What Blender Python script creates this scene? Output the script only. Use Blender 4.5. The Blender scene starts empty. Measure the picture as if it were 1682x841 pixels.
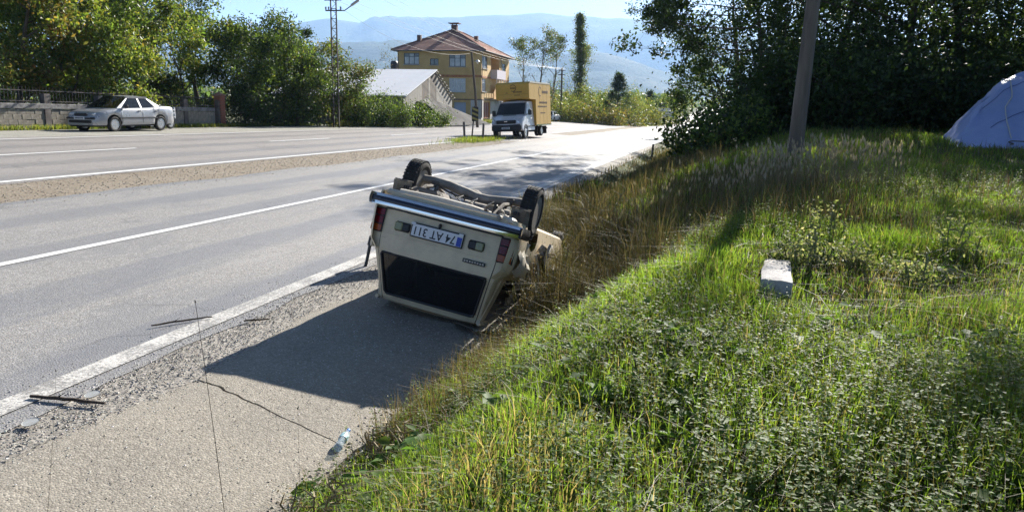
import bpy, bmesh, math, random
import numpy as np
from mathutils import Vector, Matrix
R = math.radians
rng = np.random.default_rng(7)
random.seed(7)
scene = bpy.context.scene
COL = scene.collection

# ------------------------------------------------------------------ camera
CAM_Z = 2.12
PITCH, ROLL, HEAD = R(11.129), R(1.0), R(13.18)
_c, _s = math.cos(PITCH), math.sin(PITCH)
_r0, _u0, FWD = np.array([1, 0, 0.]), np.array([0, _s, _c]), np.array([0, _c, -_s])
RIGHT = _r0 * math.cos(ROLL) + _u0 * math.sin(ROLL)
UP = _u0 * math.cos(ROLL) - _r0 * math.sin(ROLL)
cam_data = bpy.data.cameras.new('camera')
cam = bpy.data.objects.new('camera', cam_data)
COL.objects.link(cam)
cam_data.sensor_width = 36
cam_data.lens = 36 * 1265 / 1682
cam_data.clip_start = 0.05
cam_data.clip_end = 40000
cam.matrix_world = Matrix(((RIGHT[0], UP[0], -FWD[0], 0), (RIGHT[1], UP[1], -FWD[1], 0),
                           (RIGHT[2], UP[2], -FWD[2], CAM_Z), (0, 0, 0, 1)))
scene.camera = cam

# ------------------------------------------------------------------ light
SUN_AZ, SUN_EL = R(24.5), R(26)
world = bpy.data.worlds.new('World')
scene.world = world
world.use_nodes = True
wn = world.node_tree
bg = wn.nodes['Background']
sky = wn.nodes.new('ShaderNodeTexSky')
sky.sky_type = 'NISHITA'
sky.sun_disc = False
sky.sun_elevation = SUN_EL
sky.sun_rotation = SUN_AZ
sky.air_density = 0.42
sky.dust_density = 0.22
sky.ozone_density = 1.2
wn.links.new(sky.outputs[0], bg.inputs[0])
bg.inputs[1].default_value = 0.05
sun_data = bpy.data.lights.new('sun', 'SUN')
sun_data.energy = 5.0
sun_data.angle = R(0.53)
sun_data.color = (1.0, 0.945, 0.86)
sun = bpy.data.objects.new('sun', sun_data)
COL.objects.link(sun)
_sd = Vector((math.sin(SUN_AZ) * math.cos(SUN_EL), math.cos(SUN_AZ) * math.cos(SUN_EL), math.sin(SUN_EL)))
sun.rotation_euler = _sd.to_track_quat('Z', 'Y').to_euler()
sun.location = (20, 30, 30)
vs = scene.view_settings
vs.view_transform = 'Standard'
vs.look = 'None'
vs.exposure = 1.53
vs.gamma = 1.0
vs.use_curve_mapping = False
cy = scene.cycles
cy.use_denoising = True
cy.max_bounces = 6
cy.diffuse_bounces = 3
cy.glossy_bounces = 3
cy.transmission_bounces = 4
cy.transparent_max_bounces = 12
cy.volume_bounces = 1
cy.caustics_reflective = False
cy.caustics_refractive = False
cy.sample_clamp_indirect = 6.0

# ------------------------------------------------------------------ frames of reference
_sv = np.linspace(-50, 9000, 18101)
_slope = np.interp(_sv, [-50, 0, 120, 230, 400], [0, 0, .0624, .0624, .03])
_cv = np.concatenate([[0], np.cumsum((_slope[1:] + _slope[:-1]) * .25)])
def curve_off(s): return np.interp(s, _sv, _cv)
def xy(s, t):
    """road frame (s along, t to the left) -> world"""
    s = np.asarray(s, float); tt = np.asarray(t, float) - curve_off(s)
    return s * math.sin(HEAD) - tt * math.cos(HEAD), s * math.cos(HEAD) + tt * math.sin(HEAD)
def st(x, y):
    s = x * math.sin(HEAD) + y * math.cos(HEAD)
    return s, -x * math.cos(HEAD) + y * math.sin(HEAD) + curve_off(s)
def head_at(s):
    return HEAD + math.atan(float(np.interp(s, _sv, _slope)))
def at(u, v, depth):
    """point seen at photo position u, v at a given distance forward"""
    d = FWD + RIGHT * ((u - 841) / 1265) + UP * ((420.5 - v) / 1265)
    return np.array([0, 0, CAM_Z]) + d * (depth / d[1])
def project(P):
    Q = np.atleast_2d(P) - np.array([0, 0, CAM_Z]); z = Q @ FWD
    return np.stack([841 + 1265 * (Q @ RIGHT) / z, 420.5 - 1265 * (Q @ UP) / z], 1), z

def vnoise(x, y, seed=0):
    """smooth value noise in [0,1]"""
    x = np.asarray(x, float); y = np.asarray(y, float)
    xi, yi = np.floor(x).astype(np.int64), np.floor(y).astype(np.int64)
    fx, fy = x - xi, y - yi
    fx, fy = fx * fx * (3 - 2 * fx), fy * fy * (3 - 2 * fy)
    def h(a, b):
        n = (a * 374761393 + b * 668265263 + seed * 974711) & 0x7fffffff
        n = ((n ^ (n >> 13)) * 1274126177) & 0x7fffffff
        return ((n ^ (n >> 16)) & 0xffff) / 65535.
    return (h(xi, yi) * (1 - fx) + h(xi + 1, yi) * fx) * (1 - fy) + (h(xi, yi + 1) * (1 - fx) + h(xi + 1, yi + 1) * fx) * fy
def fbm(x, y, seed=0, o=4):
    r, a, n = 0, .5, 0
    for i in range(o):
        r = r + a * vnoise(x * 2 ** i, y * 2 ** i, seed + i * 17); n += a; a *= .5
    return r / n
def sstep(a): a = np.clip(a, 0, 1); return a * a * (3 - 2 * a)

def gutter_edge(s): return np.interp(s, [-5, 4, 5.8, 7.7, 9, 11, 13, 17, 40, 80], [2.25, 2.22, 2.11, 1.89, 1.9, 2.5, 3.2, 3.7, 3.8, 3.8])
def ground_z(s, t):
    s = np.asarray(s, float); t = np.asarray(t, float)
    sc = np.clip(s, -50, 600)
    base = -.0154 * sc + .293e-4 * sc * sc * (sc > 0) + np.maximum(s - 600, 0) * .002
    e = .062 * np.interp(s, [150, 400], [1, .4])
    te = gutter_edge(s)
    cross = np.where(t > 22, e * 19 + (np.minimum(t, 60) - 22) * .012, e * (np.maximum(t, 3.75) - 3) - np.interp(s, [3, 5, 8, 11, 14], [.17, .15, .11, .10, .062]) * np.maximum(3.75 - np.maximum(t, te), 0))
    z = base + cross
    x, y = xy(s, np.clip(t, -60, 30))
    bank = .47 + .056 * np.clip(y, -5, 17) + .012 * np.clip(x - 1.5, 0, 20)
    bank = bank + (fbm(x * .9, y * .9, 3) - .5) * .16 + (fbm(x * .25, y * .25, 5) - .5) * .25 * np.clip(y / 8, 0, 1)
    bank = bank - np.clip(s - 30, 0, 60) * .025
    wb = np.interp(s, [-5, 4, 8, 12, 18, 30, 60], [1.6, 1.8, 2.7, 4.4, 6.5, 8, 9])
    q = te - t
    f = sstep(q / wb)
    z = np.where(q > 0, z * (1 - f) + bank * f, z)
    dd = np.interp(s, [5.5, 8, 14, 25, 50], [0, .22, .36, .4, .35])
    z = z - dd * np.exp(-((q - .95) / .6) ** 2) * (q > 0)
    z = z + np.where(s > 300, 0, 0)
    return z
def gz(x, y):
    s, t = st(np.asarray(x, float), np.asarray(y, float)); return ground_z(s, t)

# ------------------------------------------------------------------ mesh helpers
class MB:
    """collects shapes into one mesh"""
    def __init__(self): self.v = []; self.f = []
    def add(self, vs, fs):
        n = len(self.v); self.v += [tuple(map(float, p)) for p in vs]; self.f += [tuple(i + n for i in f) for f in fs]; return self
    def box(self, c, size, rot=None):
        hx, hy, hz = size[0] / 2, size[1] / 2, size[2] / 2
        p = [Vector((x, y, z)) for z in (-hz, hz) for y in (-hy, hy) for x in (-hx, hx)]
        if rot is not None: p = [rot @ q for q in p]
        p = [q + Vector(c) for q in p]
        return self.add(p, [(0, 2, 3, 1), (4, 5, 7, 6), (0, 1, 5, 4), (2, 6, 7, 3), (1, 3, 7, 5), (0, 4, 6, 2)])
    def bbox(self, x0, x1, y0, y1, z0, z1):
        return self.box(((x0 + x1) / 2, (y0 + y1) / 2, (z0 + z1) / 2), (abs(x1 - x0), abs(y1 - y0), abs(z1 - z0)))
    def rbox(self, c, size, b, rot=None):
        """box with chamfered vertical and horizontal edges"""
        hx, hy, hz = size[0] / 2, size[1] / 2, size[2] / 2
        b = min(b, hx * .9, hy * .9, hz * .9)
        rings = []
        for z, k in ((-hz, b), (-hz + b, 0), (hz - b, 0), (hz, b)):
            X, Y = hx - k, hy - k
            rings.append([(X - b, -Y, z), (X, -Y + b, z), (X, Y - b, z), (X - b, Y, z), (-X + b, Y, z), (-X, Y - b, z), (-X, -Y + b, z), (-X + b, -Y, z)])
        vs = [Vector(p) for r in rings for p in r]
        if rot is not None: vs = [rot @ p for p in vs]
        vs = [p + Vector(c) for p in vs]
        fs = [tuple(range(7, -1, -1)), tuple(range(24, 32))]
        for k in range(3):
            for i in range(8):
                j = (i + 1) % 8; fs.append((k * 8 + i, k * 8 + j, k * 8 + 8 + j, k * 8 + 8 + i))
        return self.add(vs, fs)
    def tube(self, pts, rad, n=6, cap=True):
        pts = [Vector(p) for p in pts]
        if not hasattr(rad, '__len__'): rad = [rad] * len(pts)
        rings = []
        prev = None
        for i, p in enumerate(pts):
            d = (pts[min(i + 1, len(pts) - 1)] - pts[max(i - 1, 0)])
            if d.length < 1e-9: d = Vector((0, 0, 1))
            d.normalize()
            a = prev if prev is not None else (Vector((1, 0, 0)) if abs(d.x) < .8 else Vector((0, 1, 0)))
            u = (a - d * a.dot(d)).normalized(); prev = u
            w = d.cross(u)
            rings.append([p + (u * math.cos(2 * math.pi * k / n) + w * math.sin(2 * math.pi * k / n)) * rad[i] for k in range(n)])
        vs = [q for r in rings for q in r]; fs = []
        for i in range(len(pts) - 1):
            for k in range(n):
                j = (k + 1) % n; fs.append((i * n + k, i * n + j, (i + 1) * n + j, (i + 1) * n + k))
        if cap:
            fs.append(tuple(range(n - 1, -1, -1))); m = (len(pts) - 1) * n; fs.append(tuple(range(m, m + n)))
        return self.add(vs, fs)
    def lathe(self, prof, axis='z', n=24, c=(0, 0, 0), close=False):
        """prof: (radius, height) pairs turned round an axis"""
        vs = []
        for r, h in prof:
            for k in range(n):
                a = 2 * math.pi * k / n; x, y = r * math.cos(a), r * math.sin(a)
                vs.append({'z': (x, y, h), 'y': (x, h, -y), 'x': (h, x, y)}[axis])
        vs = [(p[0] + c[0], p[1] + c[1], p[2] + c[2]) for p in vs]
        fs = []; m = len(prof)
        for i in range(m if close else m - 1):
            for k in range(n):
                j = (k + 1) % n; i2 = (i + 1) % m
                fs.append((i * n + k, i * n + j, i2 * n + j, i2 * n + k))
        if not close:
            if prof[0][0] > 1e-6: fs.append(tuple(range(n - 1, -1, -1)))
            if prof[-1][0] > 1e-6: fs.append(tuple(range((m - 1) * n, m * n)))
        return self.add(vs, fs)
    def prism(self, poly, d):
        """flat polygon (3-D points) thickened by vector d"""
        n = len(poly); d = Vector(d); a = [Vector(p) for p in poly]
        vs = a + [p + d for p in a]
        fs = [tuple(range(n - 1, -1, -1)), tuple(range(n, 2 * n))] + [(i, (i + 1) % n, n + (i + 1) % n, n + i) for i in range(n)]
        return self.add(vs, fs)
    def grid(self, P):
        """P: rows x cols x 3"""
        P = np.asarray(P, float); a, b = P.shape[:2]
        fs = [(i * b + j, i * b + j + 1, (i + 1) * b + j + 1, (i + 1) * b + j) for i in range(a - 1) for j in range(b - 1)]
        return self.add(P.reshape(-1, 3), fs)
    def mesh(self, name, smooth=None):
        me = bpy.data.meshes.new(name); me.from_pydata(self.v, [], self.f)
        bm = bmesh.new(); bm.from_mesh(me); bmesh.ops.recalc_face_normals(bm, faces=bm.faces); bm.to_mesh(me); bm.free()
        if smooth is not None:
            me.shade_smooth(); me.set_sharp_from_angle(angle=R(smooth))
        return me
    def build(self, name, m, parent=None, smooth=None):
        return mesh_obj(name, self.mesh(name, smooth), m, parent)
def mesh_obj(name, me, m=None, parent=None):
    o = bpy.data.objects.new(name, me)
    if m is not None:
        if not me.materials: me.materials.append(m)
    COL.objects.link(o)
    if parent is not None: o.parent = parent
    return o
def np_mesh(name, V, F, attrs=None, uv=None):
    """fast mesh from arrays; F: n x k"""
    V = np.ascontiguousarray(V, np.float32); F = np.ascontiguousarray(F, np.int32); k = F.shape[1]
    me = bpy.data.meshes.new(name)
    me.vertices.add(len(V)); me.vertices.foreach_set('co', V.ravel())
    me.loops.add(F.size); me.loops.foreach_set('vertex_index', F.ravel())
    me.polygons.add(len(F)); me.polygons.foreach_set('loop_start', np.arange(0, F.size, k, dtype=np.int32))
    try: me.polygons.foreach_set('loop_total', np.full(len(F), k, np.int32))
    except Exception: pass
    if attrs:
        for n, a in attrs.items():
            a = np.asarray(a, np.float32)
            if a.shape[1] == 3: a = np.concatenate([a, np.ones((len(a), 1), np.float32)], 1)
            at_ = me.attributes.new(n, 'FLOAT_COLOR', 'POINT'); at_.data.foreach_set('color', a.ravel())
    if uv is not None:
        l = me.uv_layers.new(name='st'); l.data.foreach_set('uv', np.ascontiguousarray(uv[F.ravel()], np.float32).ravel())
    me.update(calc_edges=True); me.validate()
    return me
def empty(name, loc=(0, 0, 0), rz=0.0, parent=None):
    o = bpy.data.objects.new(name, None); o.empty_display_size = .2; COL.objects.link(o)
    o.location = loc; o.rotation_euler = (0, 0, rz)
    if parent is not None: o.parent = parent
    return o
def tag(o, label, cat, group=None, kind=None):
    o['label'] = label; o['category'] = cat
    if group: o['group'] = group
    if kind: o['kind'] = kind
    return o
def struct(o, label=None, cat=None):
    o['kind'] = 'structure'
    if label: o['label'] = label
    if cat: o['category'] = cat
    return o
def copy_tree(o, parent=None):
    c = o.copy(); COL.objects.link(c)
    if parent is not None: c.parent = parent
    for ch in list(o.children): copy_tree(ch, c)
    return c
def text_mb(s, size, depth=.002, bold=0.0):
    cu = bpy.data.curves.new('lettering', 'FONT'); cu.body = s; cu.size = size; cu.extrude = depth; cu.align_x = 'CENTER'; cu.align_y = 'CENTER'; cu.offset = bold
    cu.resolution_u = 3
    o = bpy.data.objects.new('lettering', cu); COL.objects.link(o)
    dg = bpy.context.evaluated_depsgraph_get()
    me = bpy.data.meshes.new_from_object(o.evaluated_get(dg))
    mb = MB(); mb.add([v.co for v in me.vertices], [tuple(p.vertices) for p in me.polygons])
    bpy.data.objects.remove(o); bpy.data.curves.remove(cu); bpy.data.meshes.remove(me)
    return mb
def xform(mb, M4):
    mb.v = [tuple(M4 @ Vector(p)) for p in mb.v]; return mb

# ------------------------------------------------------------------ materials
def node(nt, typ, ins=None, **props):
    n = nt.nodes.new(typ)
    for k, v in props.items(): setattr(n, k, v)
    for k, v in (ins or {}).items():
        if isinstance(v, bpy.types.NodeSocket): nt.links.new(v, n.inputs[k])
        else: n.inputs[k].default_value = v
    return n
def ramp(nt, fac, stops):
    n = nt.nodes.new('ShaderNodeValToRGB'); e = n.color_ramp.elements
    while len(e) > 1: e.remove(e[-1])
    for i, (p, c) in enumerate(stops):
        if i == 0: e[0].position = p; el = e[0]
        else: el = e.new(p)
        el.color = (c, c, c, 1) if not hasattr(c, '__len__') else (*c[:3], 1)
    nt.links.new(fac, n.inputs[0]); return n.outputs[0]
def mixc(nt, fac, a, b, mode='MIX'):
    n = nt.nodes.new('ShaderNodeMix'); n.data_type = 'RGBA'; n.blend_type = mode
    for i, v in ((0, fac), (6, a), (7, b)):
        if isinstance(v, bpy.types.NodeSocket): nt.links.new(v, n.inputs[i])
        elif i == 0: n.inputs[0].default_value = v
        else: n.inputs[i].default_value = (*v[:3], 1)
    return n.outputs[2]
def new_mat(name):
    m = bpy.data.materials.new(name); m.use_nodes = True
    return m, m.node_tree, m.node_tree.nodes['Principled BSDF']
MATS = {}
def mk(name, col, rough=.6, metal=0., spec=.5, var=None, var_scale=6., bump=0., bump_scale=40., coat=0., trans=0., detail=4, stretch=None):
    """plain surface with procedural wear: var = second colour mixed by noise"""
    if name in MATS: return MATS[name]
    m, nt, b = new_mat(name)
    b.inputs['Roughness'].default_value = rough; b.inputs['Metallic'].default_value = metal
    b.inputs['Specular IOR Level'].default_value = spec; b.inputs['Coat Weight'].default_value = coat
    b.inputs['Coat Roughness'].default_value = .08
    b.inputs['Base Color'].default_value = (*col, 1)
    if trans: b.inputs['Transmission Weight'].default_value = trans
    tc = nt.nodes.new('ShaderNodeTexCoord'); vec = tc.outputs['Object']
    if stretch: vec = node(nt, 'ShaderNodeMapping', {'Vector': vec, 'Scale': stretch}).outputs[0]
    if var is not None:
        n = node(nt, 'ShaderNodeTexNoise', {'Vector': vec, 'Scale': var_scale, 'Detail': detail, 'Roughness': .62})
        f = ramp(nt, n.outputs[0], [(.38, 0.), (.66, 1.)])
        nt.links.new(mixc(nt, f, col, var), b.inputs['Base Color'])
        r = node(nt, 'ShaderNodeMapRange', {'Value': f, 'To Min': max(rough - .08, .05), 'To Max': min(rough + .12, 1)})
        nt.links.new(r.outputs[0], b.inputs['Roughness'])
    if bump:
        n = node(nt, 'ShaderNodeTexNoise', {'Vector': vec, 'Scale': bump_scale, 'Detail': 5.})
        bp = node(nt, 'ShaderNodeBump', {'Height': n.outputs[0], 'Strength': bump, 'Distance': .01})
        nt.links.new(bp.outputs[0], b.inputs['Normal'])
    MATS[name] = m; return m
def leaf_mat(name, transl=.42, rough=.42, spec=.45, boost=1.25):
    if name in MATS: return MATS[name]
    m, nt, b = new_mat(name)
    a = node(nt, 'ShaderNodeAttribute', attribute_name='tint')
    nt.links.new(a.outputs['Color'], b.inputs['Base Color'])
    b.inputs['Roughness'].default_value = rough; b.inputs['Specular IOR Level'].default_value = spec
    tcol = mixc(nt, 1., a.outputs['Color'], (boost * 1.15, boost * 1.1, boost * .55), 'MULTIPLY')
    tr = node(nt, 'ShaderNodeBsdfTranslucent', {'Color': tcol})
    mx = node(nt, 'ShaderNodeMixShader', {0: transl, 1: b.outputs[0], 2: tr.outputs[0]})
    nt.links.new(mx.outputs[0], nt.nodes['Material Output'].inputs[0])
    MATS[name] = m; return m
def glass_mat(name, tint=(.06, .07, .075), rough=.03, opac=.72):
    if name in MATS: return MATS[name]
    m, nt, b = new_mat(name)
    b.inputs['Base Color'].default_value = (*tint, 1); b.inputs['Roughness'].default_value = rough; b.inputs['Specular IOR Level'].default_value = .6
    tr = node(nt, 'ShaderNodeBsdfTransparent', {'Color': (.75, .8, .78, 1)})
    mx = node(nt, 'ShaderNodeMixShader', {0: opac, 1: tr.outputs[0], 2: b.outputs[0]})
    nt.links.new(mx.outputs[0], nt.nodes['Material Output'].inputs[0])
    MATS[name] = m; return m
# ================================================================== GROUND, ROADS, MOUNTAINS
def st_nodes(nt):
    return node(nt, 'ShaderNodeUVMap', uv_map='st').outputs[0]
def asphalt_mat(name, light, dark, seam):
    m, nt, b = new_mat(name)
    uv = st_nodes(nt)
    mp = node(nt, 'ShaderNodeMapping', {'Vector': uv, 'Scale': (.10, 1.1, 1)}).outputs[0]
    big = node(nt, 'ShaderNodeTexNoise', {'Vector': mp, 'Scale': 1.6, 'Detail': 5., 'Roughness': .6}).outputs[0]
    big = ramp(nt, big, [(.36, 0.), (.64, 1.)])
    # worn wheel tracks along the lanes
    sep = node(nt, 'ShaderNodeSeparateXYZ', {0: uv})
    wv = node(nt, 'ShaderNodeMath', {0: sep.outputs[1], 1: 2 * math.pi / 1.72}, operation='MULTIPLY')
    wv = node(nt, 'ShaderNodeMath', {0: wv.outputs[0], 1: seam}, operation='ADD')
    wv = node(nt, 'ShaderNodeMath', {0: wv.outputs[0]}, operation='COSINE').outputs[0]
    trk = ramp(nt, node(nt, 'ShaderNodeMath', {0: wv, 1: big}, operation='ADD').outputs[0], [(.45, 0.), (1.0, 1.)])
    vor = node(nt, 'ShaderNodeTexVoronoi', {'Vector': uv, 'Scale': 62.}, feature='F1')
    chip = ramp(nt, vor.outputs['Distance'], [(.0, 1.), (.62, 0.)])
    cellc = node(nt, 'ShaderNodeSeparateColor', {0: vor.outputs['Color']}).outputs[0]
    fine = node(nt, 'ShaderNodeTexNoise', {'Vector': uv, 'Scale': 24., 'Detail': 6., 'Roughness': .75}).outputs[0]
    fine = ramp(nt, fine, [(.34, 0.), (.7, 1.)])
    k = mixc(nt, big, light, tuple(c * .86 for c in light))
    stone = ramp(nt, cellc, [(0., tuple(c * .45 for c in light)), (.45, tuple(c * .95 for c in light)), (.8, tuple(c * 1.25 for c in light)), (1., tuple(min(c * 1.9, .75) for c in light))])
    k = mixc(nt, .62, k, stone)
    k = mixc(nt, fine, k, tuple(c * .55 for c in light), 'MIX') if False else mixc(nt, mixc(nt, .5, fine, (0, 0, 0)), k, tuple(c * .62 for c in light))
    k = mixc(nt, mixc(nt, .42, (0, 0, 0), trk), k, dark)
    # patches, tar bleeding and hairline cracks
    pm = node(nt, 'ShaderNodeMapping', {'Vector': uv, 'Scale': (.16, .5, 1)}).outputs[0]
    pn = node(nt, 'ShaderNodeTexNoise', {'Vector': pm, 'Scale': 1.3, 'Detail': 8., 'Roughness': .72, 'Distortion': .8}).outputs[0]
    k = mixc(nt, ramp(nt, pn, [(.52, 0.), (.60, .55), (.72, .75)]), k, tuple(c * .92 for c in dark))
    k = mixc(nt, ramp(nt, pn, [(.30, .45), (.40, 0.)]), k, tuple(min(c * 1.22, 1) for c in light))
    wp = node(nt, 'ShaderNodeTexNoise', {'Vector': uv, 'Scale': 1.4, 'Detail': 3.}).outputs[1]
    wv2 = node(nt, 'ShaderNodeVectorMath', {0: uv, 1: wp}, operation='ADD').outputs[0]
    ck = node(nt, 'ShaderNodeTexVoronoi', {'Vector': wv2, 'Scale': .33}, feature='DISTANCE_TO_EDGE').outputs['Distance']
    cm = node(nt, 'ShaderNodeTexNoise', {'Vector': uv, 'Scale': .35, 'Detail': 2.}).outputs[0]
    k = mixc(nt, mixc(nt, 1., ramp(nt, ck, [(0., 1.), (.006, .8), (.012, 0.)]), ramp(nt, cm, [(.52, 0.), (.62, .3)]), 'MULTIPLY'), k, (.06, .06, .062))
    nt.links.new(k, b.inputs['Base Color'])
    b.inputs['Roughness'].default_value = .62; b.inputs['Specular IOR Level'].default_value = .3
    rr = node(nt, 'ShaderNodeMapRange', {'Value': trk, 'To Min': .72, 'To Max': .5}); nt.links.new(rr.outputs[0], b.inputs['Roughness'])
    bp = node(nt, 'ShaderNodeBump', {'Height': chip, 'Strength': .55, 'Distance': .006})
    nt.links.new(bp.outputs[0], b.inputs['Normal'])
    return m
M_ASPH = asphalt_mat('near_asphalt', (.285, .275, .264), (.20, .202, .212), 2.2)
M_ASPH2 = asphalt_mat('far_asphalt', (.285, .265, .25), (.215, .204, .2), 1.0)
def paint_mat(name, wear, col=(.74, .74, .72)):
    m, nt, b = new_mat(name); uv = st_nodes(nt)
    n1 = node(nt, 'ShaderNodeTexNoise', {'Vector': uv, 'Scale': 30., 'Detail': 7., 'Roughness': .8}).outputs[0]
    n2 = node(nt, 'ShaderNodeTexNoise', {'Vector': uv, 'Scale': 2.5, 'Detail': 3.}).outputs[0]
    f = node(nt, 'ShaderNodeMath', {0: n1, 1: node(nt, 'ShaderNodeMath', {0: n2, 1: .45}, operation='MULTIPLY').outputs[0]}, operation='ADD').outputs[0]
    f = ramp(nt, f, [(wear - .05, 0.), (wear + .05, 1.)])
    nt.links.new(mixc(nt, f, col, (.24, .23, .215)), b.inputs['Base Color'])
    b.inputs['Roughness'].default_value = .55
    vor = node(nt, 'ShaderNodeTexVoronoi', {'Vector': uv, 'Scale': 62.})
    bp = node(nt, 'ShaderNodeBump', {'Height': vor.outputs['Distance'], 'Strength': .3, 'Distance': -.006}); nt.links.new(bp.outputs[0], b.inputs['Normal'])
    return m
M_PAINT = paint_mat('road_paint', .86); M_PAINTW = paint_mat('worn_road_paint', .72, (.58, .56, .52))
def earth_mat(name, a, b_, c, scale=1., uvmode=True, stone=45., mixs=.5):
    m, nt, b = new_mat(name)
    vec = st_nodes(nt) if uvmode else node(nt, 'ShaderNodeNewGeometry').outputs['Position']
    n1 = node(nt, 'ShaderNodeTexNoise', {'Vector': vec, 'Scale': .9 * scale, 'Detail': 6., 'Roughness': .65}).outputs[0]
    n2 = node(nt, 'ShaderNodeTexNoise', {'Vector': vec, 'Scale': 17. * scale, 'Detail': 6., 'Roughness': .7}).outputs[0]
    k = mixc(nt, ramp(nt, n1, [(.38, 0.), (.62, 1.)]), a, b_)
    k = mixc(nt, ramp(nt, n2, [(.42, 0.), (.7, 1.)]), k, c)
    vor = node(nt, 'ShaderNodeTexVoronoi', {'Vector': vec, 'Scale': stone * scale})
    g = node(nt, 'ShaderNodeSeparateColor', {0: vor.outputs['Color']}).outputs[1]
    k = mixc(nt, mixs, k, mixc(nt, 1., k, ramp(nt, g, [(0., .45), (.6, 1.), (1., 2.0)]), 'MULTIPLY'))
    nt.links.new(k, b.inputs['Base Color']); b.inputs['Roughness'].default_value = .9; b.inputs['Specular IOR Level'].default_value = .2
    h = node(nt, 'ShaderNodeMath', {0: vor.outputs['Distance'], 1: n2}, operation='SUBTRACT').outputs[0]
    bp = node(nt, 'ShaderNodeBump', {'Height': h, 'Strength': .45, 'Distance': -.008}); nt.links.new(bp.outputs[0], b.inputs['Normal'])
    return m
M_GRAVEL = earth_mat('roadside_gravel', (.27, .25, .225), (.22, .205, .18), (.32, .30, .265))
M_MEDIAN = earth_mat('median_gravel', (.22, .185, .14), (.27, .235, .19), (.17, .135, .09), 1.)
M_CONC = earth_mat('apron_concrete', (.285, .258, .215), (.225, .205, .175), (.315, .29, .245), 1.1, True, 75., .34)
M_SHOULDER = earth_mat('far_shoulder_gravel', (.34, .325, .30), (.27, .26, .24), (.24, .24, .17))

def soil_mat():
    m, nt, b = new_mat('ground_soil')
    pos = node(nt, 'ShaderNodeNewGeometry').outputs['Position']
    n0 = node(nt, 'ShaderNodeTexNoise', {'Vector': pos, 'Scale': .035, 'Detail': 4.}).outputs[0]
    n1 = node(nt, 'ShaderNodeTexNoise', {'Vector': pos, 'Scale': 1.1, 'Detail': 6., 'Roughness': .7}).outputs[0]
    n2 = node(nt, 'ShaderNodeTexNoise', {'Vector': pos, 'Scale': 30., 'Detail': 5., 'Roughness': .7}).outputs[0]
    k = mixc(nt, ramp(nt, n1, [(.4, 0.), (.62, 1.)]), (.045, .062, .02), (.085, .07, .042))
    k = mixc(nt, ramp(nt, n2, [(.4, 0.), (.75, 1.)]), k, (.06, .085, .025))
    k = mixc(nt, ramp(nt, n0, [(.42, 0.), (.6, .6)]), k, (.11, .13, .05))
    nt.links.new(k, b.inputs['Base Color']); b.inputs['Roughness'].default_value = .95; b.inputs['Specular IOR Level'].default_value = .15
    bp = node(nt, 'ShaderNodeBump', {'Height': n2, 'Strength': .7, 'Distance': .02}); nt.links.new(bp.outputs[0], b.inputs['Normal'])
    return m
M_SOIL = soil_mat()

S_BR = np.unique(np.round(np.concatenate([np.arange(-30, -4, 2.), np.arange(-4, 22, .25), np.arange(22, 64, 1.), np.arange(64, 260, 4.), np.arange(260, 1000, 20.), np.arange(1000, 2400, 100), [2400, 3000, 4000, 5500, 8000]]), 3))
T_BR = np.unique(np.round(np.concatenate([[-3000, -1500, -700, -350, -180, -100, -70], np.arange(-50, -12, 3.), np.arange(-12, 3.2, .22), np.arange(3.5, 24, 1.), np.arange(24, 60, 3.), [66, 80, 110, 160, 250, 400, 700, 1300, 2500, 5000]]), 3))
def sheet(s_arr, tL, tR, dz, cols=2):
    """sheet between two lateral borders, following the ground"""
    s_arr = np.asarray(s_arr, float)
    tL = np.broadcast_to(tL, s_arr.shape); tR = np.broadcast_to(tR, s_arr.shape)
    f = np.linspace(0, 1, cols); T = tR[:, None] * (1 - f) + tL[:, None] * f; S = np.repeat(s_arr[:, None], cols, 1)
    X, Y = xy(S, T); Z = ground_z(S, T) + dz
    V = np.stack([X, Y, Z], -1).reshape(-1, 3); a, b = S.shape
    i, j = np.meshgrid(np.arange(a - 1), np.arange(b - 1), indexing='ij'); q = (i * b + j).ravel()
    F = np.stack([q, q + b, q + b + 1, q + 1], 1)
    return V, F, np.stack([S.ravel(), T.ravel()], 1)
def sheet_obj(name, s_arr, tL, tR, dz, m, cols=2, parent=None):
    V, F, uv = sheet(s_arr, tL, tR, dz, cols)
    o = mesh_obj(name, np_mesh(name, V, F, uv=uv), m, parent); o.data.shade_smooth()
    return o
_S, _T = np.meshgrid(S_BR, T_BR, indexing='ij')
_X, _Y = xy(_S, _T); _Z = ground_z(_S, _T)
a, b = _S.shape
i, j = np.meshgrid(np.arange(a - 1), np.arange(b - 1), indexing='ij'); q = (i * b + j).ravel()
ground = mesh_obj('ground', np_mesh('ground', np.stack([_X, _Y, _Z], -1).reshape(-1, 3), np.stack([q, q + b, q + b + 1, q + 1], 1)), M_SOIL)
ground.data.shade_smooth(); struct(ground)

TA, TB, TC, TD, TE, TF = 4.47, 7.75, 11.15, 13.18, 17.05, 20.5
sr = S_BR[(S_BR >= -20) & (S_BR <= 2400)]
wob = lambda s, a, sc, sd: (fbm(s * sc, s * 0 + sd, sd) - .5) * a
struct(sheet_obj('near_carriageway', sr, TC + wob(sr, .5, .6, 1), TA - .28 + wob(sr, .16, 1.2, 2), .012, M_ASPH, 3))
struct(sheet_obj('far_carriageway', sr, TF + .45 + wob(sr, .3, .4, 3), TD - .22 + wob(sr, .25, .5, 4), .012, M_ASPH2, 3))
so = sr[(sr >= 45.6) & (sr <= 66)]
struct(sheet_obj('median_crossing', so, TD - .05, TC - .3, .016, M_ASPH2))
struct(sheet_obj('median_strip', sr, TD - .1, TC - .35, .006, M_MEDIAN))
struct(sheet_obj('gravel_shoulder', sr[sr < 110], 24.4 + wob(sr[sr < 110], 1.2, .3, 6), TF + .1, .006, M_SHOULDER, 4))
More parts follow.
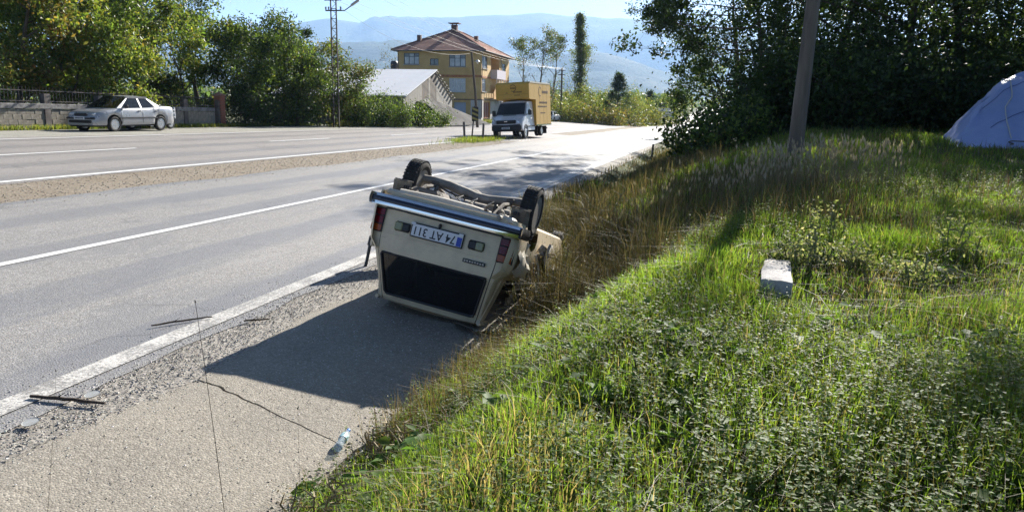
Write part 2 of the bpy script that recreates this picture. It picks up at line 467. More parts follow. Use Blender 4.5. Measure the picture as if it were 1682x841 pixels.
sn = S_BR[(S_BR >= -12) & (S_BR <= 60)]
struct(sheet_obj('gravel_verge', sn, TA - .1, 3.6, .004, M_GRAVEL, 3))
def line_on(name, s0, s1, t, w, m, dz=.02):
    s = S_BR[(S_BR > s0) & (S_BR < s1)]; s = np.concatenate([[s0], s, [s1]])
    return struct(sheet_obj(name, s, t + w / 2, t - w / 2, dz, m))
line_on('edge_line', -12, 300, TA, .21, M_PAINTW)
line_on('lane_line', -12, 900, TB, .13, M_PAINT)
line_on('median_line', -12, 40.0, TD, .17, M_PAINT)
line_on('median_line', 66, 500, TD, .15, M_PAINT)
line_on('outer_edge_line', -12, 500, TF, .13, M_PAINT)
for s0 in (3, 15.6, 28.4, 40.8, 53.2, 65.6, 78, 90.4, 102.8): line_on('lane_dash', s0, s0 + 5.2, TE, .14, M_PAINT)

# concrete apron beside the road: slabs with a broken joint between them
apron = struct(empty('concrete_apron'))
jt = np.linspace(1.2, 3.85, 40)
js = 4.55 + (jt - 1.2) * .17 + (fbm(jt * 7, jt * 0, 31) - .5) * .035
def slab(s0, s1, lo, hi):
    """slab whose s borders may be jagged functions of t"""
    n = 24
    F_ = np.linspace(0, 1, n)[:, None]
    Tt = np.repeat(jt[None], n, 0); S0 = lo if lo is not None else np.full(40, s0); S1 = hi if hi is not None else np.full(40, s1)
    S = S0 * (1 - F_) + S1 * F_
    edge = gutter_edge(S) - .05 + (fbm(S * 2.5, S * 0, 8) - .5) * .25
    rag = 3.78 + (fbm(S * 2.2, S * 0, 9) - .5) * .35
    Tt = edge + (Tt - 1.2) / (3.85 - 1.2) * (rag - edge)
    X, Y = xy(S, Tt); Z = ground_z(S, Tt) + .035 - .03 * np.clip((Tt - rag + .25) / .25, 0, 1)
    a, b = S.shape; i, j = np.meshgrid(np.arange(a - 1), np.arange(b - 1), indexing='ij'); q = (i * b + j).ravel()
    top = np.stack([X, Y, Z], -1).reshape(-1, 3); nv = len(top)
    V = np.concatenate([top, top - [0, 0, .12]]); F = np.stack([q, q + b, q + b + 1, q + 1], 1)
    rim = np.concatenate([np.arange(b), np.arange(1, a) * b + b - 1, (a - 1) * b + np.arange(b - 2, -1, -1), np.arange(a - 2, 0, -1) * b])
    r2 = np.roll(rim, -1); F = np.concatenate([F, np.stack([rim, r2, r2 + nv, rim + nv], 1)])
    uv = np.tile(np.stack([S.ravel(), Tt.ravel()], 1), (2, 1))
    o = mesh_obj('concrete_slab', np_mesh('concrete_slab', V, F, uv=uv), M_CONC, apron); o.data.set_sharp_from_angle(angle=R(40))
gap = np.interp(jt, [1.2, 2, 3, 3.85], [.004, .007, .010, .014])
slab(-8, None, None, js - gap)
slab(None, 9.6, js + gap, None)

# hills: two forested ranges behind the plain
def hills(name, pts, depth, wid, seed, col):
    az = np.array([math.atan2(at(u, v, 1.)[0], 1.) for u, v in pts]); el = np.array([(at(u, v, 1.)[2] - CAM_Z) / math.hypot(at(u, v, 1.)[0], 1.) for u, v in pts])
    A = np.linspace(R(-62), R(62), 330); E = np.interp(A, az, el)
    rows = np.concatenate([np.linspace(0, 1, 26), np.linspace(1.06, 1.6, 6)])
    V = []
    for r in rows:
        rad = depth * (1 - wid + wid * r)
        x, y = np.sin(A) * rad, np.cos(A) * rad
        n = fbm(x / 420, y / 420, seed, 5)
        if r <= 1:
            h = (CAM_Z + E * depth + 40) * (r ** 1.15) - 40
            h = h + (n - .5) * 240 * depth / 7000 * math.sin(math.pi * r) ** .8 + (fbm(x / 90, y / 90, seed + 3, 3) - .5) * 22 * (r > .1)
        else: h = (CAM_Z + E * depth) * (1.6 - r) / .6
        V.append(np.stack([x, y, h], 1))
    V = np.array(V); a, b = V.shape[:2]
    i, j = np.meshgrid(np.arange(a - 1), np.arange(b - 1), indexing='ij'); q = (i * b + j).ravel()
    o = mesh_obj(name, np_mesh(name, V.reshape(-1, 3), np.stack([q, q + 1, q + b + 1, q + b], 1)), col); o.data.shade_smooth()
    return struct(o)
def hill_mat():
    m, nt, b = new_mat('hill_forest'); pos = node(nt, 'ShaderNodeNewGeometry').outputs['Position']
    n1 = node(nt, 'ShaderNodeTexNoise', {'Vector': pos, 'Scale': .0025, 'Detail': 7., 'Roughness': .65}).outputs[0]
    n2 = node(nt, 'ShaderNodeTexNoise', {'Vector': pos, 'Scale': .03, 'Detail': 5., 'Roughness': .7}).outputs[0]
    k = mixc(nt, ramp(nt, n1, [(.42, 0.), (.63, 1.)]), (.035, .06, .025), (.13, .13, .06))
    k = mixc(nt, ramp(nt, n2, [(.4, 0.), (.65, .8)]), k, (.03, .05, .02))
    nt.links.new(k, b.inputs['Base Color']); b.inputs['Roughness'].default_value = .95; b.inputs['Specular IOR Level'].default_value = .1
    bp = node(nt, 'ShaderNodeBump', {'Height': n2, 'Strength': .8, 'Distance': 30.}); nt.links.new(bp.outputs[0], b.inputs['Normal'])
    return m
M_HILL = hill_mat()
hills('far_mountains', [(-900, 130), (-300, 95), (200, 80), (430, 62), (500, 36), (540, 30), (575, 36), (592, 38), (612, 27), (700, 29), (760, 28), (800, 26), (850, 24), (890, 21), (930, 27), (1000, 30), (1060, 32), (1130, 42), (1250, 60), (1500, 80), (2000, 100), (2800, 140)], 7600, .33, 11, M_HILL)
hills('near_hills', [(-900, 150), (0, 120), (400, 85), (560, 70), (640, 67), (760, 74), (860, 100), (905, 96), (950, 84), (1000, 89), (1060, 106), (1130, 134), (1200, 148), (1400, 150), (2000, 150), (2800, 150)], 4300, .4, 23, M_HILL)
# ================================================================== TREES AND SHRUBS
M_LEAF = leaf_mat('tree_leaf', .46, .48, .35, 1.45)
M_BARK = mk('bark', (.115, .09, .068), .9, var=(.06, .05, .04), var_scale=9., bump=.6, bump_scale=30., stretch=(1, 1, .25), spec=.2)
M_BARKP = mk('pale_bark', (.26, .24, .20), .85, var=(.13, .115, .09), var_scale=7., bump=.4, bump_scale=25., spec=.2)
def leaf_arrays(P, size, rg, aspect=.5, droop=.3, tints=None, fold=.25, up=None):
    """P: centres; every leaf two folded triangles pairs (4 verts, 2 tris)"""
    n = len(P)
    size = np.broadcast_to(size, (n,)) * rg.uniform(.7, 1.3, n)
    d = rg.normal(size=(n, 3)); d[:, 2] -= droop; d /= np.linalg.norm(d, axis=1)[:, None]
    a = rg.normal(size=(n, 3))
    if up is not None: a = a * .5 + np.cross(d, np.array([0, 0, 1.])) * up
    w = a - d * (a * d).sum(1)[:, None]; w /= np.linalg.norm(w, axis=1)[:, None] + 1e-9
    nn = np.cross(d, w)
    L = size[:, None]
    base = P - d * L * .5; tip = P + d * L * .5 - nn * L * .08
    s1 = P + w * L * aspect * .5 + nn * L * fold * .5 - d * L * .06; s2 = P - w * L * aspect * .5 + nn * L * fold * .5 - d * L * .06
    V = np.stack([base, s1, tip, s2], 1).reshape(-1, 3)
    k = np.arange(n)[:, None] * 4
    F = np.concatenate([k + [0, 1, 2], k + [0, 2, 3]], 0)
    C = np.repeat(tints, 4, 0)
    return V, F, C
def palette(n, rg, cols, jit=.22):
    cols = np.array(cols, float); w = cols[:, 3] / cols[:, 3].sum()
    i = rg.choice(len(cols), n, p=w); c = cols[i, :3] * rg.uniform(1 - jit, 1 + jit, (n, 1)); c[:, 1] *= rg.uniform(.92, 1.08, n)
    return c
GREEN = [(.09, .15, .03, 5), (.125, .18, .04, 3), (.06, .10, .025, 3), (.19, .20, .05, 1)]
YELLOW = [(.15, .205, .042, 5), (.21, .23, .05, 3), (.29, .24, .055, .8), (.09, .14, .03, 3)]
OCHRE = [(.19, .145, .04, 3), (.25, .18, .045, 1.5), (.11, .11, .03, 4), (.15, .085, .03, 1)]
DARK = [(.030, .055, .018, 4), (.045, .075, .022, 3), (.024, .04, .016, 2)]
LIME = [(.12, .16, .035, 4), (.18, .19, .045, 3), (.08, .11, .03, 2), (.22, .20, .06, 1)]
OLIVE = [(.09, .095, .035, 4), (.13, .12, .045, 2), (.16, .12, .06, 1.5), (.06, .08, .03, 2)]
def branch(mb, p, d, L, r, depth, rg, tips, bend=.25, up=.12, nseg=4, n=5):
    pts, rad = [p.copy()], [r]
    for i in range(nseg):
        d = d + rg.normal(size=3) * bend * .45; d[2] += up * .3; d = d / np.linalg.norm(d)
        p = p + d * L / nseg; pts.append(p.copy()); rad.append(r * (1 - (i + 1) / nseg * .72))
    mb.tube(pts, rad, n if depth > 0 else 4, cap=False)
    return pts, rad, d
def make_tree(name, label, base, H, spread, clear, pal, leaves, lsize, seed, group=None, cat='tree', limbs=9, sub=4, bark=None, lean=(0, 0), clump=.38, trunk_r=None, up=.35, multi=1, thin_top=0., shape=0.7, crown_name='crown', subsub=2, twigs=True, fork=None, wander=1., cone=0.):
    rg = np.random.default_rng(seed)
    root = empty(name, tuple(base)); tag(root, label, cat, group)
    mb = MB(); tips = []
    trunk_r = trunk_r or H * .018
    for m_ in range(multi):
        p0 = np.array([0, 0, -.15]) + (rg.normal(size=3) * [.3, .3, 0] * (multi > 1))
        hh = H * (1 if multi == 1 else rg.uniform(.72, 1.0))
        pts = [p0]; d = np.array([lean[0] + rg.normal() * (.06 * wander if multi == 1 else .22), lean[1] + rg.normal() * (.06 * wander if multi == 1 else .22), 1.]); d /= np.linalg.norm(d)
        ns = 9
        for i in range(ns):
            d = d + rg.normal(size=3) * .07 * wander; d[2] = max(d[2], .6); d /= np.linalg.norm(d); pts.append(pts[-1] + d * hh / ns)
        tr = trunk_r / math.sqrt(multi)
        rad = [tr * (1.35 if i == 0 else 1) * (1 - .88 * (i / ns) ** 1.1) for i in range(ns + 1)]
        mb.tube(pts, rad, 7, cap=False)
        P = np.array(pts)
        for k in range(limbs):
            f = clear + (1 - clear) * ((k + rg.uniform(0, .8)) / limbs) ** .9; f = min(f, .97)
            i = f * ns; a = int(i); q = P[a] * (1 - i + a) + P[min(a + 1, ns)] * (i - a)
            rel = (f - clear) / max(1 - clear, .01)
            env = spread * (math.sin(math.pi * min(.12 + rel * .8 * (1 / (.5 + shape)), 1)) ** .7 + .12) * rg.uniform(.7, 1.12)
            if cone: env = spread * (1.02 - .95 * rel ** cone) * rg.uniform(.8, 1.12)
            ang = k * 2.4 + rg.uniform(-.5, .5)
            d = np.array([math.cos(ang), math.sin(ang), up + rel * .7 * up + rg.normal() * .15]); d /= np.linalg.norm(d)
            bp, br, d2 = branch(mb, q, d, env, max(rad[a] * .5, .012), 2, rg, tips, up=up * .5)
            for j in range(sub):
                g = .35 + .65 * (j + rg.uniform(0, .6)) / sub; bi = min(int(g * 4), 3); q2 = bp[bi] + (bp[bi + 1] - bp[bi]) * (g * 4 - bi if g < 1 else 1)
                d3 = d + rg.normal(size=3) * .65; d3[2] += .1; d3 /= np.linalg.norm(d3)
                sp, sr_, _ = branch(mb, q2, d3, env * rg.uniform(.3, .55), max(br[bi] * .5, .007), 0, rg, tips, nseg=3)
                tips.append(sp[-1]); tips.append(sp[-2])
                if twigs:
                    for _k in range(subsub):
                        d4 = d3 + rg.normal(size=3) * .7; d4 /= np.linalg.norm(d4)
                        tp, _, _ = branch(mb, sp[1 + _k % 2], d4, env * rg.uniform(.18, .32), .006, 0, rg, tips, nseg=2)
                        tips.append(tp[-1])
            tips.append(bp[-1])
        tips.append(P[-1]); tips.append(P[-2])
    mb.build('trunk', bark or M_BARK, root, smooth=60)
    T = np.array(tips); n = int(leaves)
    w = np.ones(len(T))
    if thin_top: w = np.clip(1 - thin_top * (T[:, 2] / H), .04, 1)
    if fork is not None: w = fork(T)
    # uneven clumps: every tip gets its own weight and shade
    w = w * rg.gamma(1.6, 1., len(T)); w /= w.sum()
    idx = rg.choice(len(T), n, p=w)
    sg = clump * rg.uniform(.5, 1.2, len(T))[idx, None]
    off = rg.normal(size=(n, 3)) * sg * [1, 1, .75]
    LP = T[idx] + off
    LP[:, 2] = np.maximum(LP[:, 2], .08)
    shade = rg.uniform(.72, 1.25, len(T))[idx, None]
    V, F, C = leaf_arrays(LP, lsize, rg, tints=np.clip(palette(n, rg, pal) * shade, 0, .6))
    me = np_mesh(crown_name, V, F, {'tint': C}); mesh_obj(crown_name, me, M_LEAF, root)
    return root
def make_shrub(name, label, base, H, W, pal, leaves, lsize, seed, group=None, cat='shrub', stems=9, D=None, clump=.22, twig_out=.25, leafm=None, bark=None):
    """many-stemmed bush, leaf clumps on arching stems"""
    rg = np.random.default_rng(seed); D = D or W
    root = empty(name, tuple(base)); tag(root, label, cat, group)
    mb = MB(); tips = []
    for k in range(stems):
        a = k * 2.4 + rg.uniform(-.4, .4); r = math.sqrt((k + .5) / stems)
        ex, ey = math.cos(a) * r * W * .5, math.sin(a) * r * D * .5
        h = H * (1 - .45 * r * r) * rg.uniform(.75, 1.05 + twig_out * .5)
        p0 = np.array([ex * .45, ey * .45, -.1]); p3 = np.array([ex * rg.uniform(.8, 1.1), ey * rg.uniform(.8, 1.1), h])
        mid = (p0 + p3) / 2 + rg.normal(size=3) * [.08 * W, .08 * W, .05 * H]
        pts = [p0 * (1 - f) ** 2 + mid * 2 * f * (1 - f) + p3 * f * f for f in np.linspace(0, 1, 6)]
        mb.tube(pts, [max(.006, H * .009 * (1 - .8 * i / 5)) for i in range(6)], 4, cap=False)
        for i in range(1, 6):
            tips.append(pts[i])
            for _ in range(2):
                d = rg.normal(size=3); d[2] = abs(d[2]) * .5; d /= np.linalg.norm(d); q = pts[i] + d * W * rg.uniform(.1, .2)
                q[2] = max(q[2], .1); mb.tube([pts[i], q], [.006, .003], 3, cap=False); tips.append(q)
    mb.build('stem', bark or M_BARK, root)
    T = np.array(tips); n = int(leaves)
    w = rg.gamma(1.5, 1., len(T)); w /= w.sum(); idx = rg.choice(len(T), n, p=w)
    LP = T[idx] + rg.normal(size=(n, 3)) * clump * W * .5 * rg.uniform(.5, 1.2, len(T))[idx, None]
    LP[:, 2] = np.maximum(LP[:, 2], .05)
    shade = rg.uniform(.7, 1.3, len(T))[idx, None]
    V, F, C = leaf_arrays(LP, lsize, rg, tints=np.clip(palette(n, rg, pal) * shade, 0, .6))
    mesh_obj('foliage', np_mesh('foliage', V, F, {'tint': C}), leafm or M_LEAF, root)
    return root
def on_ground(u, depth, dz=0.):
    p = at(u, 200, depth); return (p[0], depth, float(gz(p[0], depth)) + dz)

# ---- garden trees behind the block wall, left
GT = 'garden trees behind the block wall'
def gt(u, d): return on_ground(u, d)
make_tree('garden_tree', 'leafy tree with ochre autumn leaves at the far left edge', gt(28, 33), 7.6, 2.7, .05, OCHRE + YELLOW, 11500, .19, 101, GT, limbs=12)
make_tree('garden_tree', 'tall green tree rising out of the picture above the wall, right of the ochre tree', gt(95, 36), 8.2, 2.3, .05, GREEN + YELLOW, 10500, .19, 102, GT, limbs=12)
make_tree('garden_tree', 'low yellow green fruit tree directly above the silver sedan', gt(185, 36), 5.3, 2.7, .05, YELLOW, 11500, .18, 103, GT, limbs=11)
make_tree('garden_tree', 'thin half bare tree with twigs against the sky behind the silver sedan', gt(225, 41), 9.2, 2.6, .2, DARK + OLIVE, 3600, .15, 104, GT, limbs=11, thin_top=.9)
make_tree('garden_tree', 'bushy yellow green tree beside the brick pillar', gt(300, 43.5), 5.0, 2.6, .05, YELLOW + GREEN, 11500, .18, 105, GT, limbs=11)
make_tree('garden_tree', 'slender tree with sparse upper leaves left of the dark tree', gt(330, 47.5), 8.6, 1.7, .3, DARK, 2100, .15, 106, GT, limbs=10)
make_tree('garden_tree', 'dark leafed tree at the back of the garden, far left', gt(-40, 39), 8.2, 3.0, .04, DARK + GREEN, 9500, .2, 107, GT, limbs=11)
make_tree('garden_tree', 'dense green tree between the ochre tree and the sedan, low over the wall', gt(120, 35), 4.6, 2.5, .04, GREEN, 9500, .17, 108, GT, limbs=10)
make_tree('garden_tree', 'shaded green tree at the back of the garden behind the low fruit tree', gt(165, 44), 6.4, 3.2, .03, DARK + GREEN, 10500, .21, 109, GT, limbs=10)
make_tree('garden_tree', 'shaded dark tree at the back of the garden near the slender tree', gt(262, 49), 6.2, 3.2, .03, DARK + GREEN, 10500, .21, 110, GT, limbs=10)
# ---- trees right of the pillar up to the lattice pole
GP = 'roadside trees between the brick pillar and the lattice pole'
make_tree('roadside_tree', 'rounded dark green tree just right of the brick pillar', gt(402, 45), 5.0, 2.2, .05, DARK + GREEN, 16000, .16, 121, GP, limbs=13)
make_tree('roadside_tree', 'broad green tree left of the lattice pole', gt(488, 48), 4.3, 2.1, .05, GREEN + DARK, 14000, .16, 122, GP, limbs=13)
make_tree('roadside_tree', 'bushy green tree around the foot of the lattice pole', gt(545, 51), 4.3, 2.0, .05, GREEN + OLIVE, 12000, .16, 123, GP, limbs=13)
make_tree('roadside_tree', 'shaded dark tree set back behind the rounded tree', gt(440, 54), 4.6, 2.9, .03, DARK, 11000, .19, 124, GP, limbs=11)
make_shrub('roadside_shrub', 'dark undergrowth in the shade right of the brick pillar', gt(392, 43.5), 2.2, 3.4, DARK, 3400, .12, 125, 'shrubs along the far shoulder', D=2.)
make_shrub('roadside_shrub', 'dark undergrowth in the shade left of the lattice pole', gt(462, 46.5), 2.2, 3.6, DARK, 3400, .12, 126, 'shrubs along the far shoulder', D=2.)
for i, (u, d, h, w, lab) in enumerate(((590, 51, 2.6, 2.6, 'green bush right of the lattice pole under the white shed roof'), (622, 53, 2.1, 2.4, 'low dark green bush before the shed eave'),
        (655, 55, 1.7, 2.4, 'bramble mound in front of the shed wall'), (688, 58, 1.6, 2.6, 'bramble mound before the shed gable'), (714, 61, 1.15, 2.2, 'last low bramble before the pale slope'))):
    make_shrub('bramble_bush', lab, gt(u, d), h, w, GREEN + DARK, 3600, .12, 130 + i, 'brambles before the shed', D=2.2)
make_tree('bare_tree', 'grey half bare tree behind the white shed roof', gt(603, 92), 6.6, 2.6, .15, OLIVE, 1700, .16, 140, limbs=14, bark=M_BARKP, sub=5)
# ---- beyond the house
make_tree('tall_poplar', 'tall narrow poplar standing right of the yellow truck', gt(951, 138), 18.2, 1.5, .12, OLIVE + GREEN, 11000, .26, 150, limbs=46, up=1.6, sub=3, clump=.42, shape=.35, subsub=1, bark=M_BARKP, wander=.12)
GS = 'sparse trees beyond the yellow house'
for i, (u, d, h, lab) in enumerate(((862, 126, 11.2, 'thin tree with a small green top, nearest the yellow house'), (884, 132, 13.0, 'tallest thin tree with tufted green top between house and poplar'), (905, 135, 12.2, 'thin tree with tufted top, second left of the poplar'), (928, 140, 11.5, 'thin mostly bare tree next left of the poplar'))):
    make_tree('sparse_tree', lab, gt(u, d), h, 2.5, .3, GREEN + OLIVE, 1700, .27, 160 + i, GS, limbs=12, bark=M_BARKP, clump=.5, up=.9, fork=lambda T: np.clip((T[:, 2] / T[:, 2].max() - .6) * 3, .03, 1))
make_tree('dark_conifer', 'dark green conifer shaped tree on the far verge', gt(1011, 124), 7.8, 2.7, .05, DARK, 12000, .2, 170, limbs=34, up=.1, cone=1.2, clump=.3, wander=.3)
make_tree('dark_conifer', 'smaller dark conifer behind the road sign boards', gt(1065, 168), 6.4, 1.9, .06, DARK, 4500, .26, 171, limbs=24, up=.1, cone=1.1, wander=.3)
GV = 'shrubs along the far verge'
vs_ = [(872, 112, 3.0, 3.6, GREEN, 'green shrub hidden behind the truck box'), (896, 118, 4.4, 4.2, OLIVE, 'olive shrub above the parked white hatchback'), (922, 112, 2.4, 3.2, LIME, 'yellow green shrub beside the parked white hatchback'),
       (938, 118, 3.6, 3.6, LIME, 'lime green shrub at the foot of the poplar'), (955, 112, 2.0, 2.8, OCHRE + OLIVE, 'brownish shrub below the poplar on the verge'), (968, 122, 4.6, 4.0, LIME, 'tall yellow green shrub right of the poplar'),
       (985, 128, 4.2, 4.0, GREEN, 'green shrub left of the dark conifer'), (1003, 112, 1.8, 2.8, OCHRE + OLIVE, 'reddish brown low shrub before the conifer'), (1033, 140, 5.0, 4.6, LIME, 'lime shrub right of the dark conifer'),
       (1048, 150, 4.6, 4.6, LIME, 'tall light green shrub left of the sign boards'), (1072, 160, 4.4, 5.0, LIME + GREEN, 'light green shrub right under the sign boards'), (1098, 190, 5.6, 6.0, LIME, 'light green shrub beyond the sign boards'),
       (1120, 230, 6.5, 7.0, LIME + GREEN, 'farthest light green shrub before the bend'), (1030, 118, 1.6, 3.6, OLIVE, 'low olive shrub at the verge right of the conifer'), (1060, 130, 1.7, 3.8, OLIVE + LIME, 'low scrub at the verge below the sign boards'), (1088, 150, 2.2, 4.0, LIME, 'low lime scrub left of the far bend'),
       (850, 122, 3.4, 4.2, GREEN, 'green shrub between the house and the truck'), (912, 150, 6.0, 6., GREEN + OLIVE, 'tall green thicket behind the parked white hatchback'), (1000, 165, 6.5, 7, LIME, 'tall light thicket behind the dark conifer'), (955, 165, 6.4, 7, LIME + GREEN, 'tall light thicket behind the poplar'), (1040, 200, 7.0, 8, LIME + GREEN, 'tall light thicket far behind the sign boards')]
for i, (u, d, h, w, pl, lab) in enumerate(vs_):
    make_shrub('verge_shrub', lab, gt(u, d), h * (.85 if h < 2.5 else 1), w * (1.5 if h < 2.5 else 1), pl + (LIME if h < 2.5 else []), 2600, .2 + d * .0006, 180 + i, GV, stems=11, clump=.42 if h < 2.5 else .22)
# ---- far wood under the hills: a mass nobody can count
def wood():
    rg = np.random.default_rng(5); n = 26000
    A = rg.uniform(R(-34), R(36), n); rad = rg.uniform(330, 1500, n) ** 1.0
    k = rg.integers(0, 900, n); A = (rg.uniform(R(-34), R(36), 900))[k] + rg.normal(size=n) * 4. / rad; 
    x, y = np.sin(A) * rad, np.cos(A) * rad
    s, t = st(x, y); keep = (t > 26) | (t < -8); x, y = x[keep], y[keep]; n = len(x)
    hmax = 5 + 7 * fbm(x / 60, y / 60, 4)
    z = gz(x, y) + rg.uniform(0, 1, n) ** .7 * hmax
    V, F, C = leaf_arrays(np.stack([x, y, z], 1), 2.6, rg, aspect=.9, tints=palette(n, rg, LIME + GREEN + DARK))
    o = mesh_obj('far_wood', np_mesh('far_wood', V, F, {'tint': C}), M_LEAF); tag(o, 'far wood of mixed autumn trees below the hills', 'wood', kind='stuff')
wood()
# ---- big shaded trees on the right
GR = 'shady trees on the right bank'
M_LEAFD = M_LEAF
rt = [(1258, 36, 9.4, 5.0, 'shady tree with feathery branches reaching over the road', 201, (-.12, 0)), (1345, 28, 8.2, 3.8, 'shady tree behind the leaning concrete pole', 202, (0, 0)), (1450, 26, 8.2, 3.9, 'shady tree right of the leaning concrete pole', 203, (0, 0)),
      (1570, 26.5, 8.4, 4.0, 'shady tree behind the left end of the blue tarpaulin', 204, (0, 0)), (1700, 25, 8.2, 4.0, 'shady tree above the blue tarpaulin at the right edge', 205, (0, 0)), (1290, 43, 11.5, 5.6, 'second row shady tree behind the feathery one', 206, (-.1, 0)),
      (1212, 50, 11.0, 5.4, 'roadside tree farther along the right edge of the road', 207, (-.1, 0)), (1850, 24, 8.2, 4.0, 'shady tree at the outer end of the row on the right bank', 208, (0, 0))]
for u, d, h, sp, lab, sd, ln in rt:
    first = sd == 201
    make_tree('shade_tree', lab, on_ground(u, d), h, sp, .36 if first else .12, DARK, 24000 if first else 14500, .2 if first else .16, sd, GR, limbs=20 if first else 16, sub=6 if first else 5, lean=ln, clump=.34, up=.02 if first else .18)
make_tree('shade_tree', 'farthest small roadside tree at the right of the bend', on_ground(1180, 85), 8.0, 3.0, .1, GREEN + LIME, 4500, .2, 209, GR, limbs=12, lean=(-.05, 0))
GB = 'dark undergrowth below the shady trees'
for i, (u, d, h, w, lab) in enumerate(((1240, 27, 1.6, 2.4, 'dark bush under the feathery branches, nearest the road'), (1280, 24, 1.7, 2.6, 'dark bush left of the leaning concrete pole'), (1318, 23.5, 2.3, 3.0, 'dark bush straight behind the leaning concrete pole'), (1385, 22, 1.6, 2.6, 'dark bush right behind the seeding grass tuft'),
        (1450, 23.0, 2.4, 3.0, 'dark bush midway between pole and tarpaulin'), (1525, 22, 1.7, 2.8, 'dark bush left of the blue tarpaulin'), (1600, 23.5, 2.4, 3.2, 'dark bush straight behind the blue tarpaulin'), (1690, 23, 2.2, 3.2, 'dark bush at the right edge behind the tarpaulin'), (1790, 21, 3.2, 4.0, 'dark bush past the tarpaulin on the right'),
        (1265, 27, 4.4, 4.6, 'tall dark thicket in the second row left of the pole'), (1400, 28, 4.6, 5, 'tall dark thicket in the second row right of the pole'), (1540, 29, 4.6, 5, 'tall dark thicket in the second row left of the tarpaulin'), (1670, 29, 4.6, 5, 'tall dark thicket in the second row behind the tarpaulin'))):
    make_shrub('undergrowth_bush', lab, on_ground(u, d), h, w, DARK, 5200, .16, 220 + i, GB, stems=12, clump=.3)
make_shrub('laurel_bush', 'glossy large leafed bush at the road edge by the small post', on_ground(1150, 23.0), 1.3, 2.4, DARK + GREEN, 1700, .17, 240, stems=12, clump=.2)
make_shrub('laurel_bush', 'low leafy bush beside the glossy large leafed bush', on_ground(1215, 21.0), 1.35, 2.4, DARK + GREEN, 1600, .14, 241, stems=10, clump=.2)
# ================================================================== BUILDINGS, WALLS, POLES
# ---- block wall with railing, left
M_BLOCK = mk('wall_block', (.34, .305, .25), .9, var=(.22, .2, .17), var_scale=5., bump=.4, bump_scale=60., spec=.2)
M_POSTC = mk('wall_post_concrete', (.16, .14, .13), .9, var=(.09, .075, .07), var_scale=4., bump=.3)
M_COPE = mk('coping_concrete', (.26, .25, .24), .85, var=(.12, .11, .11), var_scale=5., bump=.3)
M_IRON = mk('dark_iron', (.03, .03, .032), .55, .3, var=(.06, .04, .03), var_scale=12.)
w0 = np.array([*xy(14.5, 25.1)]); w1 = np.array([*xy(36.6, 25.15)])
wl = float(np.linalg.norm(w1 - w0)); wa = math.atan2(*(w1 - w0)[::-1])
wz = float(gz(*((w0 + w1) / 2)))
wall = empty('block_wall', (w0[0], w0[1], wz - .06), wa)
tag(wall, 'low concrete block wall with iron railing behind the silver sedan', 'wall')
wall.rotation_euler = (0, math.atan2(float(gz(*w0)) - float(gz(*w1)), wl), wa)
wall.location.z = float(gz(*w0)) - .05
_bm = MB().rbox((0, 0, 0), (.395, .16, .192), .008).mesh('block')
nb = 0
for c in range(4):
    for k in range(int(wl / .4)):
        x = .2 + k * .4 + (c % 2) * .2
        if x > wl - .35 or abs((x % 2.8) - 1.4) > 1.25: continue
        o = mesh_obj('block', _bm, M_BLOCK, wall); o.location = (x + random.uniform(-.003, .003), random.uniform(-.008, .008), .12 + c * .2); nb += 1
for k in range(int(wl / 2.8) + 2):
    p = MB().bbox(k * 2.8 - .14, k * 2.8 + .14, -.11, .11, -.3, 1.42).build('post', M_POSTC, wall)
MB().bbox(-.2, wl, -.06, .06, -.3, .02).build('footing', M_POSTC, wall)
MB().bbox(-.2, wl - .1, -.055, .055, .02, .81).build('mortar_core', mk('mortar', (.2, .185, .16), .95), wall)
MB().rbox((wl / 2 - .15, 0, .93), (wl, .24, .2), .015).build('coping', M_COPE, wall)
rl = MB()
rl.bbox(0, wl - .2, -.02, .02, 1.1, 1.14); rl.bbox(0, wl - .2, -.02, .02, 1.5, 1.54)
for x in np.arange(.1, wl - .3, .16): rl.bbox(x - .008, x + .008, -.008, .008, 1.0, 1.66)
rl.build('railing', M_IRON, wall)
# ---- brick pillar
M_BRICK = mk('pillar_brick', (.30, .10, .065), .85, var=(.42, .17, .11), var_scale=14., bump=.3, bump_scale=80.)
px_, py_ = xy(37.1, 25.2); pil = empty('brick_pillar', (px_, py_, float(gz(px_, py_)) - .05), wa)
tag(pil, 'red brick gate pillar with pointed cap at the end of the block wall', 'pillar')
MB().bbox(-.18, .18, -.18, .18, 0, 1.62).build('mortar_core', mk('mortar', (.2, .185, .16), .95), pil)
bk = MB()
for c in range(18):
    z = .05 + c * .088
    for a in range(4):
        r_ = Matrix.Rotation(a * math.pi / 2, 3, 'Z')
        for q_ in (-1, 1):
            cx = q_ * .1 + (.04 if c % 2 else -.04)
            bk.rbox(r_ @ Vector((max(min(cx, .12), -.12), -.19, z + .035)), (.185 if abs(cx) < .12 else .15, .05, .072), .006, r_)
bk.build('brick_courses', M_BRICK, pil)['kind'] = 'stuff'
cp = MB(); cp.rbox((0, 0, 1.66), (.52, .52, .07), .01); cp.add([(-.24, -.24, 1.69), (.24, -.24, 1.69), (.24, .24, 1.69), (-.24, .24, 1.69), (0, 0, 1.86)], [(0, 1, 4), (1, 2, 4), (2, 3, 4), (3, 0, 4)])
cp.build('cap', mk('pillar_cap', (.36, .19, .14), .8, var=(.25, .12, .09)), pil)

